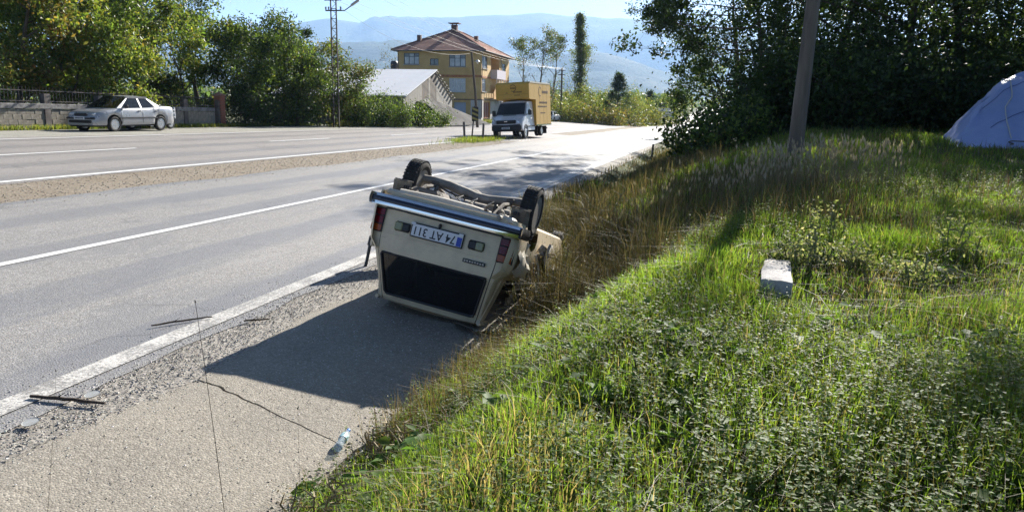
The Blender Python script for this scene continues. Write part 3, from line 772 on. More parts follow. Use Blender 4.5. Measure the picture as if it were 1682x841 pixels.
# ---- three storey house
M_WALLY = mk('ochre_render', (.70, .47, .20), .9, var=(.58, .37, .15), var_scale=.9, bump=.25, bump_scale=12., detail=7)
M_WALLW = mk('white_render', (.62, .58, .54), .9, var=(.48, .44, .40), var_scale=1.2, bump=.2)
M_BAND = mk('red_band', (.36, .115, .06), .85, var=(.5, .26, .1), var_scale=2.5)
M_FRAMED = mk('dark_window_frame', (.05, .05, .055), .5)
M_FRAMEW = mk('white_window_frame', (.7, .7, .7), .45)
M_PANE = mk('window_pane', (.33, .36, .40), .12, spec=.7, var=(.55, .56, .57), var_scale=1.6)
M_PANED = mk('dark_window_pane', (.10, .11, .12), .1, spec=.7, var=(.2, .2, .2), var_scale=2.)
M_SILL = mk('window_sill', (.45, .42, .38), .8)
M_TILE = mk('roof_tile', (.50, .27, .20), .85, var=(.36, .19, .14), var_scale=2.2, bump=.3, detail=7)
M_RIDGE = mk('ridge_tile', (.13, .08, .07), .85, var=(.2, .12, .09))
LU, LV, ZE = 11.1, 17.3, 8.5
ho = empty('yellow_house', (-15.17, 102.15, .25), R(-11.2))
tag(ho, 'three storey yellow house with hipped red tile roof', 'house')
wins_f = [(.85, 2.9, 6.65, 8.08, 'd'), (4.35, 5.47, 6.62, 7.4, 's'), (6.88, 9.05, 6.42, 7.92, 'd'), (6.88, 9.05, 3.3, 5.0, 'w'), (.85, 2.9, 3.3, 5.0, 'w'), (4.35, 5.47, 3.6, 4.5, 's')]
wins_r = [(.6, 3.3, 6.3, 7.8, 'd'), (.3, 2.5, 3.4, 5.0, 'w'), (12.4, 14.9, 5.95, 7.5, 'd'), (12.4, 14.9, 3.2, 4.7, 'w')]
def wall_face(L, Hh, holes, P):
    """wall with real openings; P(a, z, depth) maps to house space"""
    xs = sorted({0, L, *[h[0] for h in holes], *[h[1] for h in holes]}); zs = sorted({0, Hh, *[h[2] for h in holes], *[h[3] for h in holes]})
    mb = MB()
    for i in range(len(xs) - 1):
        for j in range(len(zs) - 1):
            xm, zm = (xs[i] + xs[i + 1]) / 2, (zs[j] + zs[j + 1]) / 2
            if any(h[0] < xm < h[1] and h[2] < zm < h[3] for h in holes): continue
            mb.add([P(xs[i], zs[j], 0), P(xs[i + 1], zs[j], 0), P(xs[i + 1], zs[j + 1], 0), P(xs[i], zs[j + 1], 0)], [(0, 1, 2, 3)])
    for (a0, a1, z0, z1, *_r) in holes:
        q = [P(a0, z0, 0), P(a1, z0, 0), P(a1, z1, 0), P(a0, z1, 0)]; r = [P(a0, z0, .25), P(a1, z0, .25), P(a1, z1, .25), P(a0, z1, .25)]
        mb.add(q + r, [(0, 1, 5, 4), (1, 2, 6, 5), (2, 3, 7, 6), (3, 0, 4, 7)])
    return mb
def bar(P, a0, a1, z0, z1, d0, d1):
    mb = MB(); mb.add([P(a, z, d) for d in (d0, d1) for z in (z0, z1) for a in (a0, a1)], [(0, 1, 3, 2), (4, 6, 7, 5), (0, 4, 5, 1), (2, 3, 7, 6), (0, 2, 6, 4), (1, 5, 7, 3)]); return mb
def merge(*ms):
    r = MB()
    for m in ms: r.add(m.v, m.f)
    return r
def window(P, w, parent):
    a0, a1, z0, z1, k = w
    fm = M_FRAMEW if k == 'w' else M_FRAMED; t = .07
    n = 2 if k == 's' else 3
    f = merge(bar(P, a0, a1, z0, z0 + t, .06, .14), bar(P, a0, a1, z1 - t, z1, .06, .14), bar(P, a0, a0 + t, z0 + t, z1 - t, .06, .14), bar(P, a1 - t, a1, z0 + t, z1 - t, .06, .14))
    zt = z1 - (z1 - z0) * .3
    for i in range(1, n):
        x = a0 + (a1 - a0) * i / n; f = merge(f, bar(P, x - .035, x + .035, z0 + t, z1 - t, .065, .135))
    if k != 's': f = merge(f, bar(P, a0 + t, a1 - t, zt - .035, zt + .035, .07, .13))
    fo = f.build('window', fm, parent)
    for i in range(n):
        x0 = a0 + (a1 - a0) * i / n + .04; x1 = a0 + (a1 - a0) * (i + 1) / n - .04
        for (y0, y1) in (((z0 + t, zt - .035), (zt + .035, z1 - t)) if k != 's' else ((z0 + t, z1 - t),)):
            bar(P, x0, x1, y0, y1, .095, .105).build('pane', M_PANED if (k == 's' or (k == 'd' and i % 2 == 0 and y0 > zt)) else M_PANE, fo)
    bar(P, a0 - .1, a1 + .1, z0 - .08, z0, -.1, .06).build('sill', M_SILL, fo)
Pf = lambda a, z, d: (a, d, z)
Pr = lambda a, z, d: (LU - d, a, z)
Pb = lambda a, z, d: (a, LV - d, z)
Pl = lambda a, z, d: (d, a, z)
holes_g = [(7.5, 9.1, .5, 2.0, 'g')]
wf = wall_face(LU, ZE, wins_f + holes_g, Pf); rec = [(5.4, 10.6, 5.35, 8.3, 'b')]
gdoor = [(1.2, 5.2, 0.0, 2.05, 'b')]
wr_ = wall_face(LV, ZE, wins_r + rec + gdoor, Pr)
merge(wf, wr_, wall_face(LV, ZE, [], Pl), wall_face(LU, ZE, [], Pb)).build('wall', M_WALLY, ho)
for w in wins_f: window(Pf, w, ho)
for w in wins_r: window(Pr, w, ho)
merge(bar(Pf, -.04, LU + .04, 5.12, 5.42, -.05, -.002), bar(Pr, -.04, LV, 5.12, 5.34, -.05, -.002)).build('storey_band', M_BAND, ho)
merge(bar(Pf, -.04, LU + .04, 2.3, 2.42, -.05, -.002), bar(Pr, -.04, LV, 2.3, 2.42, -.05, -.002)).build('storey_band', M_RIDGE, ho)
merge(bar(Pf, 9.75, LU + .02, -.2, 2.3, -.03, -.002), bar(Pr, -.03, 1.2, -.2, 2.3, -.03, -.002), bar(Pr, 5.2, LV, -.2, 2.3, -.03, -.002)).build('ground_floor_render', M_WALLW, ho)
gd = bar(Pf, 7.5, 9.1, .5, 2.0, .2, .24).build('shop_shutter', mk('pale_blue_sheet', (.45, .5, .6), .5), ho)
dr = bar(Pr, 1.2, 5.2, 0, 2.05, .2, .24).build('red_door', mk('red_brown_door', (.22, .06, .045), .7, var=(.3, .12, .08), var_scale=5.), ho)
for a in (2.2, 3.2, 4.2): bar(Pr, a - .03, a + .03, 0, 2.05, .16, .2).build('door_rail', M_FRAMEW, dr)
# loggia with parapet and glazed porch below
merge(bar(Pr, 5.4, 10.6, 5.35, 8.3, 1.5, 1.55)).build('loggia_wall', mk('pink_render', (.55, .42, .38), .9), ho)
merge(bar(Pr, 5.4, 10.6, 8.28, 8.32, 0, 1.5), bar(Pr, 5.35, 5.4, 5.35, 8.3, .25, 1.5), bar(Pr, 10.6, 10.65, 5.35, 8.3, .25, 1.5)).build('loggia_reveal', M_WALLY, ho)
bal = merge(bar(Pr, 5.2, 10.8, 5.3, 6.3, -.9, -.78), bar(Pr, 5.2, 5.32, 5.3, 6.3, -.78, 0), bar(Pr, 10.68, 10.8, 5.3, 6.3, -.78, 0), bar(Pr, 5.2, 10.8, 5.15, 5.3, -.9, 1.5)).build('balcony', mk('lilac_parapet', (.6, .55, .6), .85), ho)
pf_ = merge(*[bar(Pr, a - .04, a + .04, 2.5, 5.15, -.9, -.82) for a in (5.25, 6.6, 8.0, 9.4, 10.75)], bar(Pr, 5.2, 10.8, 2.5, 3.2, -.9, -.82), bar(Pr, 5.2, 10.8, 4.3, 4.38, -.9, -.82)).build('porch_frame', M_FRAMEW, ho)
for a in (5.25, 6.6, 8.0, 9.4): bar(Pr, a + .05, a + 1.3, 3.22, 4.28, -.87, -.86).build('pane', M_PANE, pf_)
merge(bar(Pr, 5.2, 10.8, 2.35, 2.5, -.9, 0)).build('porch_floor', M_SILL, ho)
# hipped roof: tile courses stepped one over the other
OV = .65; e0, e1, f0, f1 = -OV, LU + OV, -OV, LV + OV
ZR = 11.55; ra, rb = (LU / 2, 6.9), (LU / 2, LV - 5.7); zev = ZE - .12
def slope(A, B, Ct, D, n):
    """courses from eave A-B up to ridge D-C"""
    A, B, Ct, D = map(Vector, (A, B, Ct, D)); nrm = (B - A).cross(D - A).normalized()
    if nrm.z < 0: nrm = -nrm
    mb = MB()
    for i in range(n):
        fa, fb = i / n, (i + 1.12) / n if i < n - 1 else 1
        p = [A.lerp(D, fa) + nrm * .075, B.lerp(Ct, fa) + nrm * .075, B.lerp(Ct, fb) + nrm * .02, A.lerp(D, fb) + nrm * .02]
        mb.add(p + [p[0] - nrm * .08, p[1] - nrm * .08], [(0, 1, 2, 3), (0, 4, 5, 1)])
    return mb
rfm = merge(slope((e0, f0, zev), (e1, f0, zev), (ra[0], ra[1], ZR), (ra[0], ra[1], ZR), 17), slope((e1, f0, zev), (e1, f1, zev), (rb[0], rb[1], ZR), (ra[0], ra[1], ZR), 17),
            slope((e1, f1, zev), (e0, f1, zev), (rb[0], rb[1], ZR), (rb[0], rb[1], ZR), 17), slope((e0, f1, zev), (e0, f0, zev), (ra[0], ra[1], ZR), (rb[0], rb[1], ZR), 17))
roof = rfm.build('roof', M_TILE, ho)
rd_ = MB()
for p, q_ in (((e0, f0, zev), (*ra, ZR)), ((e1, f0, zev), (*ra, ZR)), ((e1, f1, zev), (*rb, ZR)), ((e0, f1, zev), (*rb, ZR)), ((*ra, ZR), (*rb, ZR))):
    rd_.tube([Vector(p) + Vector((0, 0, .08)), Vector(q_) + Vector((0, 0, .08))], .11, 6)
rd_.build('ridge_tiles', M_RIDGE, roof)
MB().add([(e0, f0, zev - .06), (e1, f0, zev - .06), (e1, f1, zev - .06), (e0, f1, zev - .06), (e0, f0, zev + .02), (e1, f0, zev + .02), (e1, f1, zev + .02), (e0, f1, zev + .02)], [(0, 1, 2, 3), (0, 1, 5, 4), (1, 2, 6, 5), (2, 3, 7, 6), (3, 0, 4, 7)]).build('eaves', mk('eaves_board', (.2, .13, .09), .8), roof)
MB().tube([(e0, f0 - .02, zev - .02), (e1 + .02, f0 - .02, zev - .02), (e1 + .02, f1, zev - .02)], .07, 6).build('gutter', M_COPE, roof)
for _u, _v in ((LU + .07, .15), (LU + .07, 11.6), (.1, -.07)): MB().tube([(_u, _v, zev - .05), (_u, _v, .1)], .045, 6).build('downpipe', M_COPE, ho)
ch = MB(); ch.bbox(ra[0] - .0, ra[0] + .75, 5.6, 6.3, 10.4, 12.1); ch.build('chimney', M_RIDGE, roof)
MB().bbox(ra[0] - .35, ra[0] + 1.1, 5.3, 6.6, 12.25, 12.35).build('chimney_cap', M_RIDGE, roof)
for _x, _y in ((.1, 5.7), (.55, 6.1)): MB().bbox(ra[0] + _x, ra[0] + _x + .1, _y, _y + .1, 12.1, 12.26).build('cap_leg', M_RIDGE, roof)
MB().bbox(1.9, 2.4, 2.2, 2.7, 9.2, 10.5).build('chimney', M_RIDGE, roof)
MB().bbox(8.0, 8.5, 8.4, 8.9, 10.0, 10.9).build('chimney', M_RIDGE, roof)
# small outbuilding with a dark tank left of the house
ob = at(643, 112, 112); hb = empty('roof_tank_building', (ob[0], 112, .3), R(-11)); tag(hb, 'small pale building with a dark water tank peeping behind the shed roof', 'building')
MB().bbox(-1.2, 1.6, 0, 4, 0, 6.2).build('wall', M_WALLW, hb); MB().bbox(-1.35, 1.75, -.15, 4.15, 6.2, 6.35).build('roof_slab', M_SILL, hb)
MB().lathe([(.6, 0), (.62, .1), (.62, .75), (.4, .9), (.18, .95)], 'x', 14, (-.3, 1, 7.0)).build('water_tank', M_FRAMED, hb)
for _x in (-.5, .3): MB().bbox(_x, _x + .08, .6, 1.4, 6.35, 6.5).build('tank_stand', M_IRON, hb)

# ---- shed with white roof
M_SHEETW = mk('white_sheet_roof', (.93, .91, .87), .45, .15, var=(.78, .78, .78), var_scale=.7, spec=.5)
M_PLANK = mk('grey_planks', (.33, .31, .27), .9, var=(.2, .185, .16), var_scale=3., stretch=(6, 6, .6), bump=.3)
M_PLANKD = mk('dark_planks', (.10, .085, .07), .9, var=(.16, .13, .1), var_scale=3., stretch=(6, 6, .6), bump=.3)
Ax = at(712, 116, 66.0); g_ = np.array([.174, .985]); rdir = np.array([-.985, .174])
Lx = at(667, 157.5, 57.8); Rx = at(747, 164, 72.2)
zg_ = float(gz(Lx[0], Lx[1])) + .02
sh = empty('wooden_shed', (0, 0, 0)); tag(sh, 'grey wooden shed with bright white sheet roof before the yellow house', 'shed')
back = np.array([*rdir, 0]) * 10.5
def v3(p): return Vector((float(p[0]), float(p[1]), float(p[2])))
Lf = Ax - np.array([*(g_ * 8.3), 0]); Lf[2] = Lx[2]; Rf = Ax + np.array([*(g_ * 6.3), 0]); Rf[2] = Rx[2]
fw_ = np.array([*(-rdir), 0]) * .35
nup = Vector((0, 0, .07))
rw = MB(); ov = (Lf - Ax) * 1.03
rw.prism([v3(Ax + fw_), v3(Ax + ov + fw_), v3(Ax + ov + back), v3(Ax + back)], nup)
sroof = rw.build('roof', M_SHEETW, sh)
MB().prism([v3(Ax + fw_ * .2 + [0, 0, .02]), v3(Rf + fw_ * .2), v3(Rf + back), v3(Ax + back + [0, 0, .02])], nup * .8).build('rear_roof_slope', M_PLANK, sh)
n_ = 9
for i in range(n_):
    f_ = (i + .5) / n_; c_ = v3(Ax + (Rf - Ax) * f_ + fw_ * .45); dd_ = v3(Rf - Ax).normalized()
    rot = Matrix.Rotation(math.atan2(g_[1], g_[0]), 3, 'Z') @ Matrix.Rotation(.12, 3, 'Y')
    MB().rbox(c_ + Vector((0, 0, .02)), (.46, .3, .08), .01, rot).build('roof_batten', M_PLANK, sh)
# gable boards, each board its own
nb_ = 24
for i in range(nb_):
    a0 = -8.1 + 14.2 * i / nb_; a1 = a0 + 14.2 / nb_ - .02
    def top(a): return (Ax[2] + (Lf[2] - Ax[2]) * (-a / 8.3) if a < 0 else Ax[2] + (Rf[2] - Ax[2]) * (a / 6.3)) - .05
    off = -rdir * (random.uniform(0, .02))
    q_ = [(a0, zg_ - .2), (a1, zg_ - .2), (a1, top(a1)), (a0, top(a0))]
    MB().prism([Vector((Ax[0] + g_[0] * a + off[0], Ax[1] + g_[1] * a + off[1], z)) for a, z in q_], Vector((rdir[0] * .03, rdir[1] * .03, 0))).build('board', M_PLANKD if 8 <= i <= 14 and i != 11 else M_PLANK, sh)
for i in range(26):
    o_ = rdir * (.1 + i * .4); p_ = Lf[:2] + g_ * .25 + o_; p2_ = p_ + rdir * .38
    MB().prism([Vector((p_[0], p_[1], zg_ - .2)), Vector((p2_[0], p2_[1], zg_ - .2)), Vector((p2_[0], p2_[1], Lf[2] - .02)), Vector((p_[0], p_[1], Lf[2] - .02))], Vector((g_[0] * .03, g_[1] * .03, 0))).build('board', M_PLANKD if i > 2 else M_PLANK, sh)
# pale sheet slope leaning in front of the shed
sl = empty('sheet_slope', (0, 0, 0)); tag(sl, 'pale grey sheet roof sloping to the ground right of the shed', 'roof sheet')
c0, c1, c2, c3, c4 = at(664, 161, 61.5), at(703, 160.5, 64.), at(806, 204, 71.), at(742, 206.5, 63), at(701, 171, 61)
MB().prism([v3(p) for p in (c0, c1, c2, c3, c4)], Vector((0, 0, -.06))).build('sheet', mk('pale_sheet', (.17, .163, .153), .95, var=(.13, .125, .118), var_scale=.8, spec=.05), sl)
for p, q_ in ((c0, zg_), (c1, zg_), (c4, zg_)):
    MB().bbox(p[0] - .05, p[0] + .05, p[1] - .05 + .12, p[1] + .05 + .12, float(gz(p[0], p[1])) - .1, p[2] - .08).build('post', M_PLANKD, sl)

# ---- lattice power pole with lamp arm
pp = np.array([-10.77, 47.29]); lp = empty('lattice_pole', (pp[0], pp[1], float(gz(*pp)) - .05), R(-12)); tag(lp, 'dark steel lattice power pole with street lamp arm', 'power pole')
HP = 9.4
for s_ in (-1, 1): MB().bbox(s_ * .17 - .03 - s_ * 0, s_ * .17 + .03, -.04, .04, 0, HP).build('leg', M_IRON, lp)
la = MB()
for k in range(16):
    z0 = .25 + k * .56; la.tube([(-.15, 0, z0), (.15, 0, z0 + .26)], .014, 4); la.tube([(.15, 0, z0 + .26), (-.15, 0, z0 + .54)], .014, 4); la.bbox(-.15, .15, -.015, .015, z0 - .03, z0 + .01)
la.build('lattice', M_IRON, lp)
for z_ in (6.85, 7.45, 7.95, 9.0):
    a_ = MB().bbox(-.55 if z_ > 6.9 else -.5, .52, -.05, .03, z_ - .035, z_ + .035).build('cross_arm', M_IRON, lp)
    for x_ in (-.48, -.3, .46): MB().lathe([(.02, 0), (.05, .05), (.035, .09), (.055, .13), (.03, .18), (0, .2)], 'z', 8, (x_, -.01, z_ + .035)).build('insulator', mk('insulator_glaze', (.12, .1, .09), .3), a_)
arm_ = MB().tube([(.17, 0, 6.85), (.7, -.05, 6.83), (1.0, -.08, 7.0), (1.25, -.1, 7.15)], .03, 6).build('lamp_arm', M_IRON, lp)
MB().rbox((1.42, -.11, 7.27), (.62, .2, .11), .03, Matrix.Rotation(R(-32), 3, 'Y')).build('lamp_head', mk('lamp_grey', (.42, .42, .42), .5), arm_)
# ---- leaning wood pole near the house
b0, b1 = at(784.5, 203, 66), at(774.5, 86, 66); wp = empty('wood_pole', (0, 0, 0)); tag(wp, 'thin leaning dark wooden pole with lamp before the yellow house', 'utility pole')
b0[2] = gz(b0[0], b0[1]) - .1
MB().tube([b0, b0 * .5 + b1 * .5 + [.05, 0, 0], b1], [.12, .105, .085], 8).build('pole', M_PLANKD, wp)
lm_ = b0 * .12 + b1 * .88
br_ = MB().tube([lm_, lm_ + [.25, -.1, .05], lm_ + [.4, -.2, -.02]], .02, 5).build('bracket', M_IRON, wp)
MB().lathe([(.03, .12), (.08, .1), (.2, -.02), (.17, -.05), (.09, -.06), (.07, -.16), (0, -.2)], 'z', 12, tuple(lm_ + [.45, -.22, 0])).build('lamp', mk('lamp_enamel', (.7, .7, .68), .4), br_)
# ---- far pole with insulators
fp = at(921, 186, 112); q_ = empty('utility_pole', (fp[0], 112, float(gz(fp[0], 112)) - .2)); tag(q_, 'far dark utility pole left of the poplar', 'utility pole')
MB().tube([(0, 0, 0), (.02, 0, 7.6)], [.15, .11], 8).build('pole', M_PLANKD, q_)
for z_ in (6.7, 7.3): MB().bbox(-.5, .5, -.05, .05, z_ - .05, z_ + .05).build('cross_arm', M_IRON, q_)
# ---- wires
M_WIRE = mk('wire', (.05, .05, .05), .6)
tops = np.array([pp[0], pp[1], float(gz(*pp))])
for k, (dx, dz) in enumerate(((-.48, 9.2), (.46, 9.2), (-.48, 7.65), (.46, 7.65), (.3, 7.05))):
    a_ = tops + [dx, 0, dz]; b_ = np.array([fp[0] + (-.4 if k % 2 == 0 else .4), 112, float(gz(fp[0], 112)) + 7.2 + .2 * (k > 1)]) if k < 4 else b1 + [0, 0, -.1]
    pts = [a_ * (1 - f) + b_ * f - np.array([0, 0, 4 * f * (1 - f) * 1.0]) for f in np.linspace(0, 1, 14)]
    o = MB().tube(pts, .008, 4).build('power_line', M_WIRE)
    tag(o, ['upper left wire from the lattice pole to the far utility pole', 'upper right wire from the lattice pole to the far utility pole', 'lower left wire from the lattice pole to the far utility pole', 'lower right wire from the lattice pole to the far utility pole', 'short wire from the lattice pole to the leaning wooden pole'][k], 'wire', 'power lines over the far road')
# ---- striped hazard board and posts on the island
M_YEL = mk('hazard_yellow', (.42, .36, .10), .6, var=(.3, .26, .1), var_scale=9.); M_BLK = mk('hazard_black', (.025, .025, .025), .6)
ip = np.array([-2.5, 47.4]); iz = float(gz(*ip)); hs = empty('hazard_sign', (ip[0], ip[1], iz), R(4)); tag(hs, 'black and yellow striped hazard board on a leaning post', 'traffic sign')
rot_ = Matrix.Rotation(R(8), 3, 'Y')
MB().tube([(-.1, .03, -.3), (.1, .03, 1.95)], .045, 8).build('post', mk('galv_post', (.14, .13, .12), .6, .3), hs)
bd = MB().rbox((.12, -.03, 1.47), (.40, .03, .86), .012).build('board', M_BLK, hs)
for k in range(3):
    zc = 1.16 + k * .28
    MB().prism([(-.07, -.048, zc + .16), (-.07, -.048, zc + .03), (.31, -.048, zc - .12 if k else zc - .1), (.31, -.048, zc + .01)], (0, -.004, 0)).build('stripe', M_YEL, bd)
for u_, lab in ((762.5, 'left grey post of the pair flanking the hazard board'), (793.5, 'right grey post of the pair flanking the hazard board')):
    q_ = at(u_, 229, 46.5); z_ = float(gz(q_[0], 46.5))
    pt = MB(); pt.rbox((0, 0, .42), (.13, .13, 1.15), .02, Matrix.Rotation(R(-3 if u_ < 770 else 2), 3, 'Y')); o = pt.build('guard_post', mk('weathered_post', (.22, .20, .18), .85, var=(.12, .11, .1), var_scale=8.)); o.location = (q_[0], 46.5, z_)
    tag(o, lab, 'post', 'posts on the traffic island')
# ---- stacked sign boards far along the road
sp_ = at(1094, 182, 138); sg = empty('direction_sign', (sp_[0], 138, float(gz(sp_[0], 138)) + .1)); sg.scale = (.82, .82, .82); tag(sg, 'stack of dark and white sign boards on posts by the far verge', 'sign')
for x_ in (-1.2, 1.6): MB().tube([(x_, .1, -.2), (x_, .1, 4.6)], .06, 6).build('post', M_IRON, sg)
for x0, x1, z0, z1, m_, yo in ((-1.7, .1, 3.75, 4.6, M_BLK, 0), (-1.7, 1.0, 2.9, 3.55, M_FRAMEW, 0), (-.1, 1.8, 2.35, 2.8, M_FRAMEW, 0), (-1.0, 1.8, 1.7, 2.2, mk('sign_blue_grey', (.25, .3, .36), .5), 0)):
    MB().rbox(((x0 + x1) / 2, 0, (z0 + z1) / 2), (x1 - x0, .06, z1 - z0), .01).build('board', m_, sg)
# ---- small post at the near road edge
q_ = np.array([8.3, 46.5]); o = MB().tube([(-.04, 0, -.3), (.03, 0, .82)], [.07, .06], 8).build('edge_post', mk('dark_post', (.09, .08, .07), .85, var=(.15, .13, .1)), None); o.location = (q_[0], q_[1], float(gz(*q_))); tag(o, 'short dark post at the road edge left of the glossy bush', 'post')
# ---- leaning concrete pole on the right bank
b0, b1 = at(1305, 246, 14.0), at(1336, 0, 14.0); b0[2] = float(gz(b0[0], 14.)) - .2
top_ = b0 + (b1 - b0) * 1.4
o = MB().tube([b0 + (top_ - b0) * f for f in np.linspace(0, 1, 8)], [.14 - .035 * f for f in np.linspace(0, 1, 8)], 14).build('concrete_pole', mk('pole_concrete', (.19, .155, .12), .9, var=(.09, .08, .07), var_scale=6., bump=.7, bump_scale=22., stretch=(1, 1, .12), detail=8), None, smooth=50)
tag(o, 'leaning round concrete pole standing in the grass on the right', 'utility pole')
# ================================================================== VEHICLES
M_GLASS = glass_mat('car_glass'); M_GLASSD = glass_mat('dark_car_glass', (.012, .014, .016), .05, .93)
M_TYRE = mk('tyre_rubber', (.022, .022, .023), .8, var=(.05, .047, .042), var_scale=9., bump=.4, bump_scale=60., spec=.3)
M_CHROME = mk('chrome', (.72, .73, .74), .12, 1.)
M_ALLOY = mk('alloy', (.62, .62, .62), .3, .8, var=(.45, .44, .43), var_scale=8.)
M_BLACKP = mk('black_plastic', (.02, .021, .023), .5, var=(.035, .035, .035), var_scale=10.)
M_PLATE = mk('plate_white', (.72, .73, .74), .5)
M_INK = mk('plate_ink', (.012, .012, .014), .5)
M_BLUE = mk('plate_blue', (.03, .07, .42), .5)
M_RED = mk('lamp_red', (.17, .008, .012), .22, coat=.15, var=(.11, .006, .008), var_scale=20.)
M_AMBER = mk('lamp_amber', (.33, .07, .012), .22, coat=.15)
M_LENS = mk('lamp_lens', (.6, .62, .64), .1, .3, coat=.5)
M_SEAT = mk('seat_cloth', (.05, .05, .055), .9)
def wheel(parent, x, y, z, r, w, side, spokes=5, rim=None, name='wheel', steer=0., tread=True):
    """tyre with tread blocks, rim with spokes; axis along y"""
    rw = r * .64
    t = MB(); t.lathe([(rw, -w * .42), (rw + .03, -w * .5), (r - .045, -w * .52), (r - .012, -w * .42), (r, -w * .25), (r, w * .25), (r - .012, w * .42), (r - .045, w * .52), (rw + .03, w * .5), (rw, w * .42)], 'y', 36, close=True)
    if tread:
        for k in range(44):
            a = 2 * math.pi * k / 44
            for yy, sk in ((-.34, .05), (-.11, -.05), (.12, .05), (.35, -.05)):
                rot = Matrix.Rotation(-a, 3, 'Y')
                t.box(rot @ Vector((r + .002, yy * w + sk * 0, 0)), (.012, w * .18, 2 * math.pi * r / 44 * .68), rot @ Matrix.Rotation(sk * 4, 3, 'X'))
    o = t.build(name, M_TYRE, parent, smooth=35); o.location = (x, y, z); o.rotation_euler = (0, 0, steer)
    d = MB(); s = side
    d.lathe([(rw + .004, -w * .44), (rw - .02, -w * .38), (rw - .03, w * .38), (rw + .004, w * .44)], 'y', 28)
    d.lathe([(0, s * w * .22), (.05, s * w * .24), (.055, s * w * .1), (0, s * w * .1)], 'y', 16)
    for k in range(spokes):
        a = 2 * math.pi * k / spokes + .3; rot = Matrix.Rotation(a, 3, 'Y')
        d.rbox(rot @ Vector((0, s * w * .17, rw * .52)), (.075, .03, rw * .98), .01, rot)
    ri = d.build('rim', rim or M_ALLOY, o, smooth=35)
    h = MB().lathe([(0, -s * w * .1), (rw * .88, -s * w * .1), (rw * .88, -s * w * .02), (0, -s * w * .02)], 'y', 20).build('brake_drum', M_IRON, o)
    return o
def car_body(L2f, L2r, hw, zt, sill, wheels, arch, xs=None):
    """lofted lower body: hw(x), zt(x) tables; wheel arches cut into the sill line"""
    xs = sorted(set(list(np.linspace(L2r, L2f, 44)) + [x + a * arch * f for x in wheels for a in (-1, 1) for f in (1.0, .985, .93, .82, .65, .4, 0)]))
    hx, hv = zip(*hw); zx, zv = zip(*zt)
    rows = []
    for x in xs:
        w = np.interp(x, hx, hv); z = np.interp(x, zx, zv); zb = sill(x) if callable(sill) else sill
        for wx, wz in wheels.items():
            if abs(x - wx) < arch: zb = max(zb, wz + math.sqrt(max(arch ** 2 - (x - wx) ** 2, 0)))
        zs = z - .06
        hh = max(zs - zb, .04)
        rows.append([(x, w * .955, zb), (x, w * .99, zb + hh * .16), (x, w, zb + hh * .45), (x, w * .995, zb + hh * .72), (x, w * .975, zb + hh * .93), (x, w * .94, zs + .025), (x, w * .86, z - .012), (x, w * .5, z), (x, 0, z + .006)])
    P = np.array(rows); full = np.concatenate([P, P[:, -2::-1] * [1, -1, 1]], 1)
    mb = MB(); mb.grid(full)
    n = full.shape[1]
    for e in (0, len(xs) - 1):      # end faces
        for k in range(n // 2):
            a, b_ = full[e, k], full[e, k + 1]; c_, d_ = full[e, n - 2 - k], full[e, n - 1 - k]
            mb.add([a, b_, c_, d_], [(0, 1, 2, 3)])
    return mb
def cabin(root, paint, xa0, xa1, xc1, xc0, zb, zr, wb, wr, wins, glass, rear_glass=True, roof_name='roof'):
    """roof, pillars and panes; wins: side windows as (bottom0,bottom1,top0,top1) x positions"""
    P = []
    for f in np.linspace(0, 1, 9):
        x = xa1 + (xc1 - xa1) * f
        P.append([(x, y * wr, zr - .012 * (1 - math.sin(math.pi * min(max(f, .02), .98))) * 2 - .05 * abs(y) ** 3) for y in np.linspace(-1, 1, 9)])
    r = MB().grid(P); r.grid(np.array(P) - [0, 0, .03])
    ro = r.build(roof_name, paint, root, smooth=60)
    zt_ = zr - .11
    for s in (-1, 1):
        pl = MB()
        B = lambda x, i=0: (x, s * (wb - i), zb(x)); T = lambda x, i=0: (x, s * (wr - i), zt_)
        edges = [(xa0, xa1)] + [(w[k], w[k + 2]) for w in wins for k in (0, 1)] + [(xc0, xc1)]
        for i in range(0, len(edges), 2):
            (b0, t0), (b1, t1) = edges[i], edges[i + 1]
            q = [B(b0), B(b1), T(t1), T(t0)]; pl.prism(q, (0, -s * .03, 0))
        pl.prism([(xa1, s * wr, zt_), (xc1, s * wr, zt_), (xc1 + .03, s * (wr + .012), zr - .035), (xa1 - .03, s * (wr + .012), zr - .035)], (0, -s * .04, 0))
        pl.build('pillars', paint, root)
        for w in wins:
            g = MB().prism([(w[0], s * (wb - .012), zb(w[0])), (w[1], s * (wb - .012), zb(w[1])), (w[3], s * (wr - .012), zt_), (w[2], s * (wr - .012), zt_)], (0, -s * .006, 0))
            g.build('side_window', glass, root)
    def bent(x0, z0, w0, x1, z1, w1, bow):
        G = []
        for f in np.linspace(0, 1, 5):
            G.append([(x0 + (x1 - x0) * f + bow * (1 - y * y), y * (w0 + (w1 - w0) * f), z0 + (z1 - z0) * f) for y in np.linspace(-1, 1, 9)])
        return MB().grid(G)
    bent(xa0 - .02, zb(xa0), wb - .03, xa1, zr - .03, wr - .03, .07).build('windscreen', glass, root, smooth=60)
    if rear_glass: bent(xc0 + .02, zb(xc0), wb - .04, xc1, zr - .03, wr - .04, -.05).build('rear_window', glass, root, smooth=60)
    st_ = MB()
    return ro
def seats(root, xf, xr, zb, n=2):
    for x in ((xf, xr) if n == 2 else (xf,)):
        for y in (-.36, .36):
            s = MB().rbox((x, y, zb + .1), (.5, .48, .16), .05).rbox((x - .24, y, zb + .42), (.14, .46, .62), .05).rbox((x - .27, y, zb + .8), (.1, .26, .16), .04); s.build('seat', M_SEAT, root)
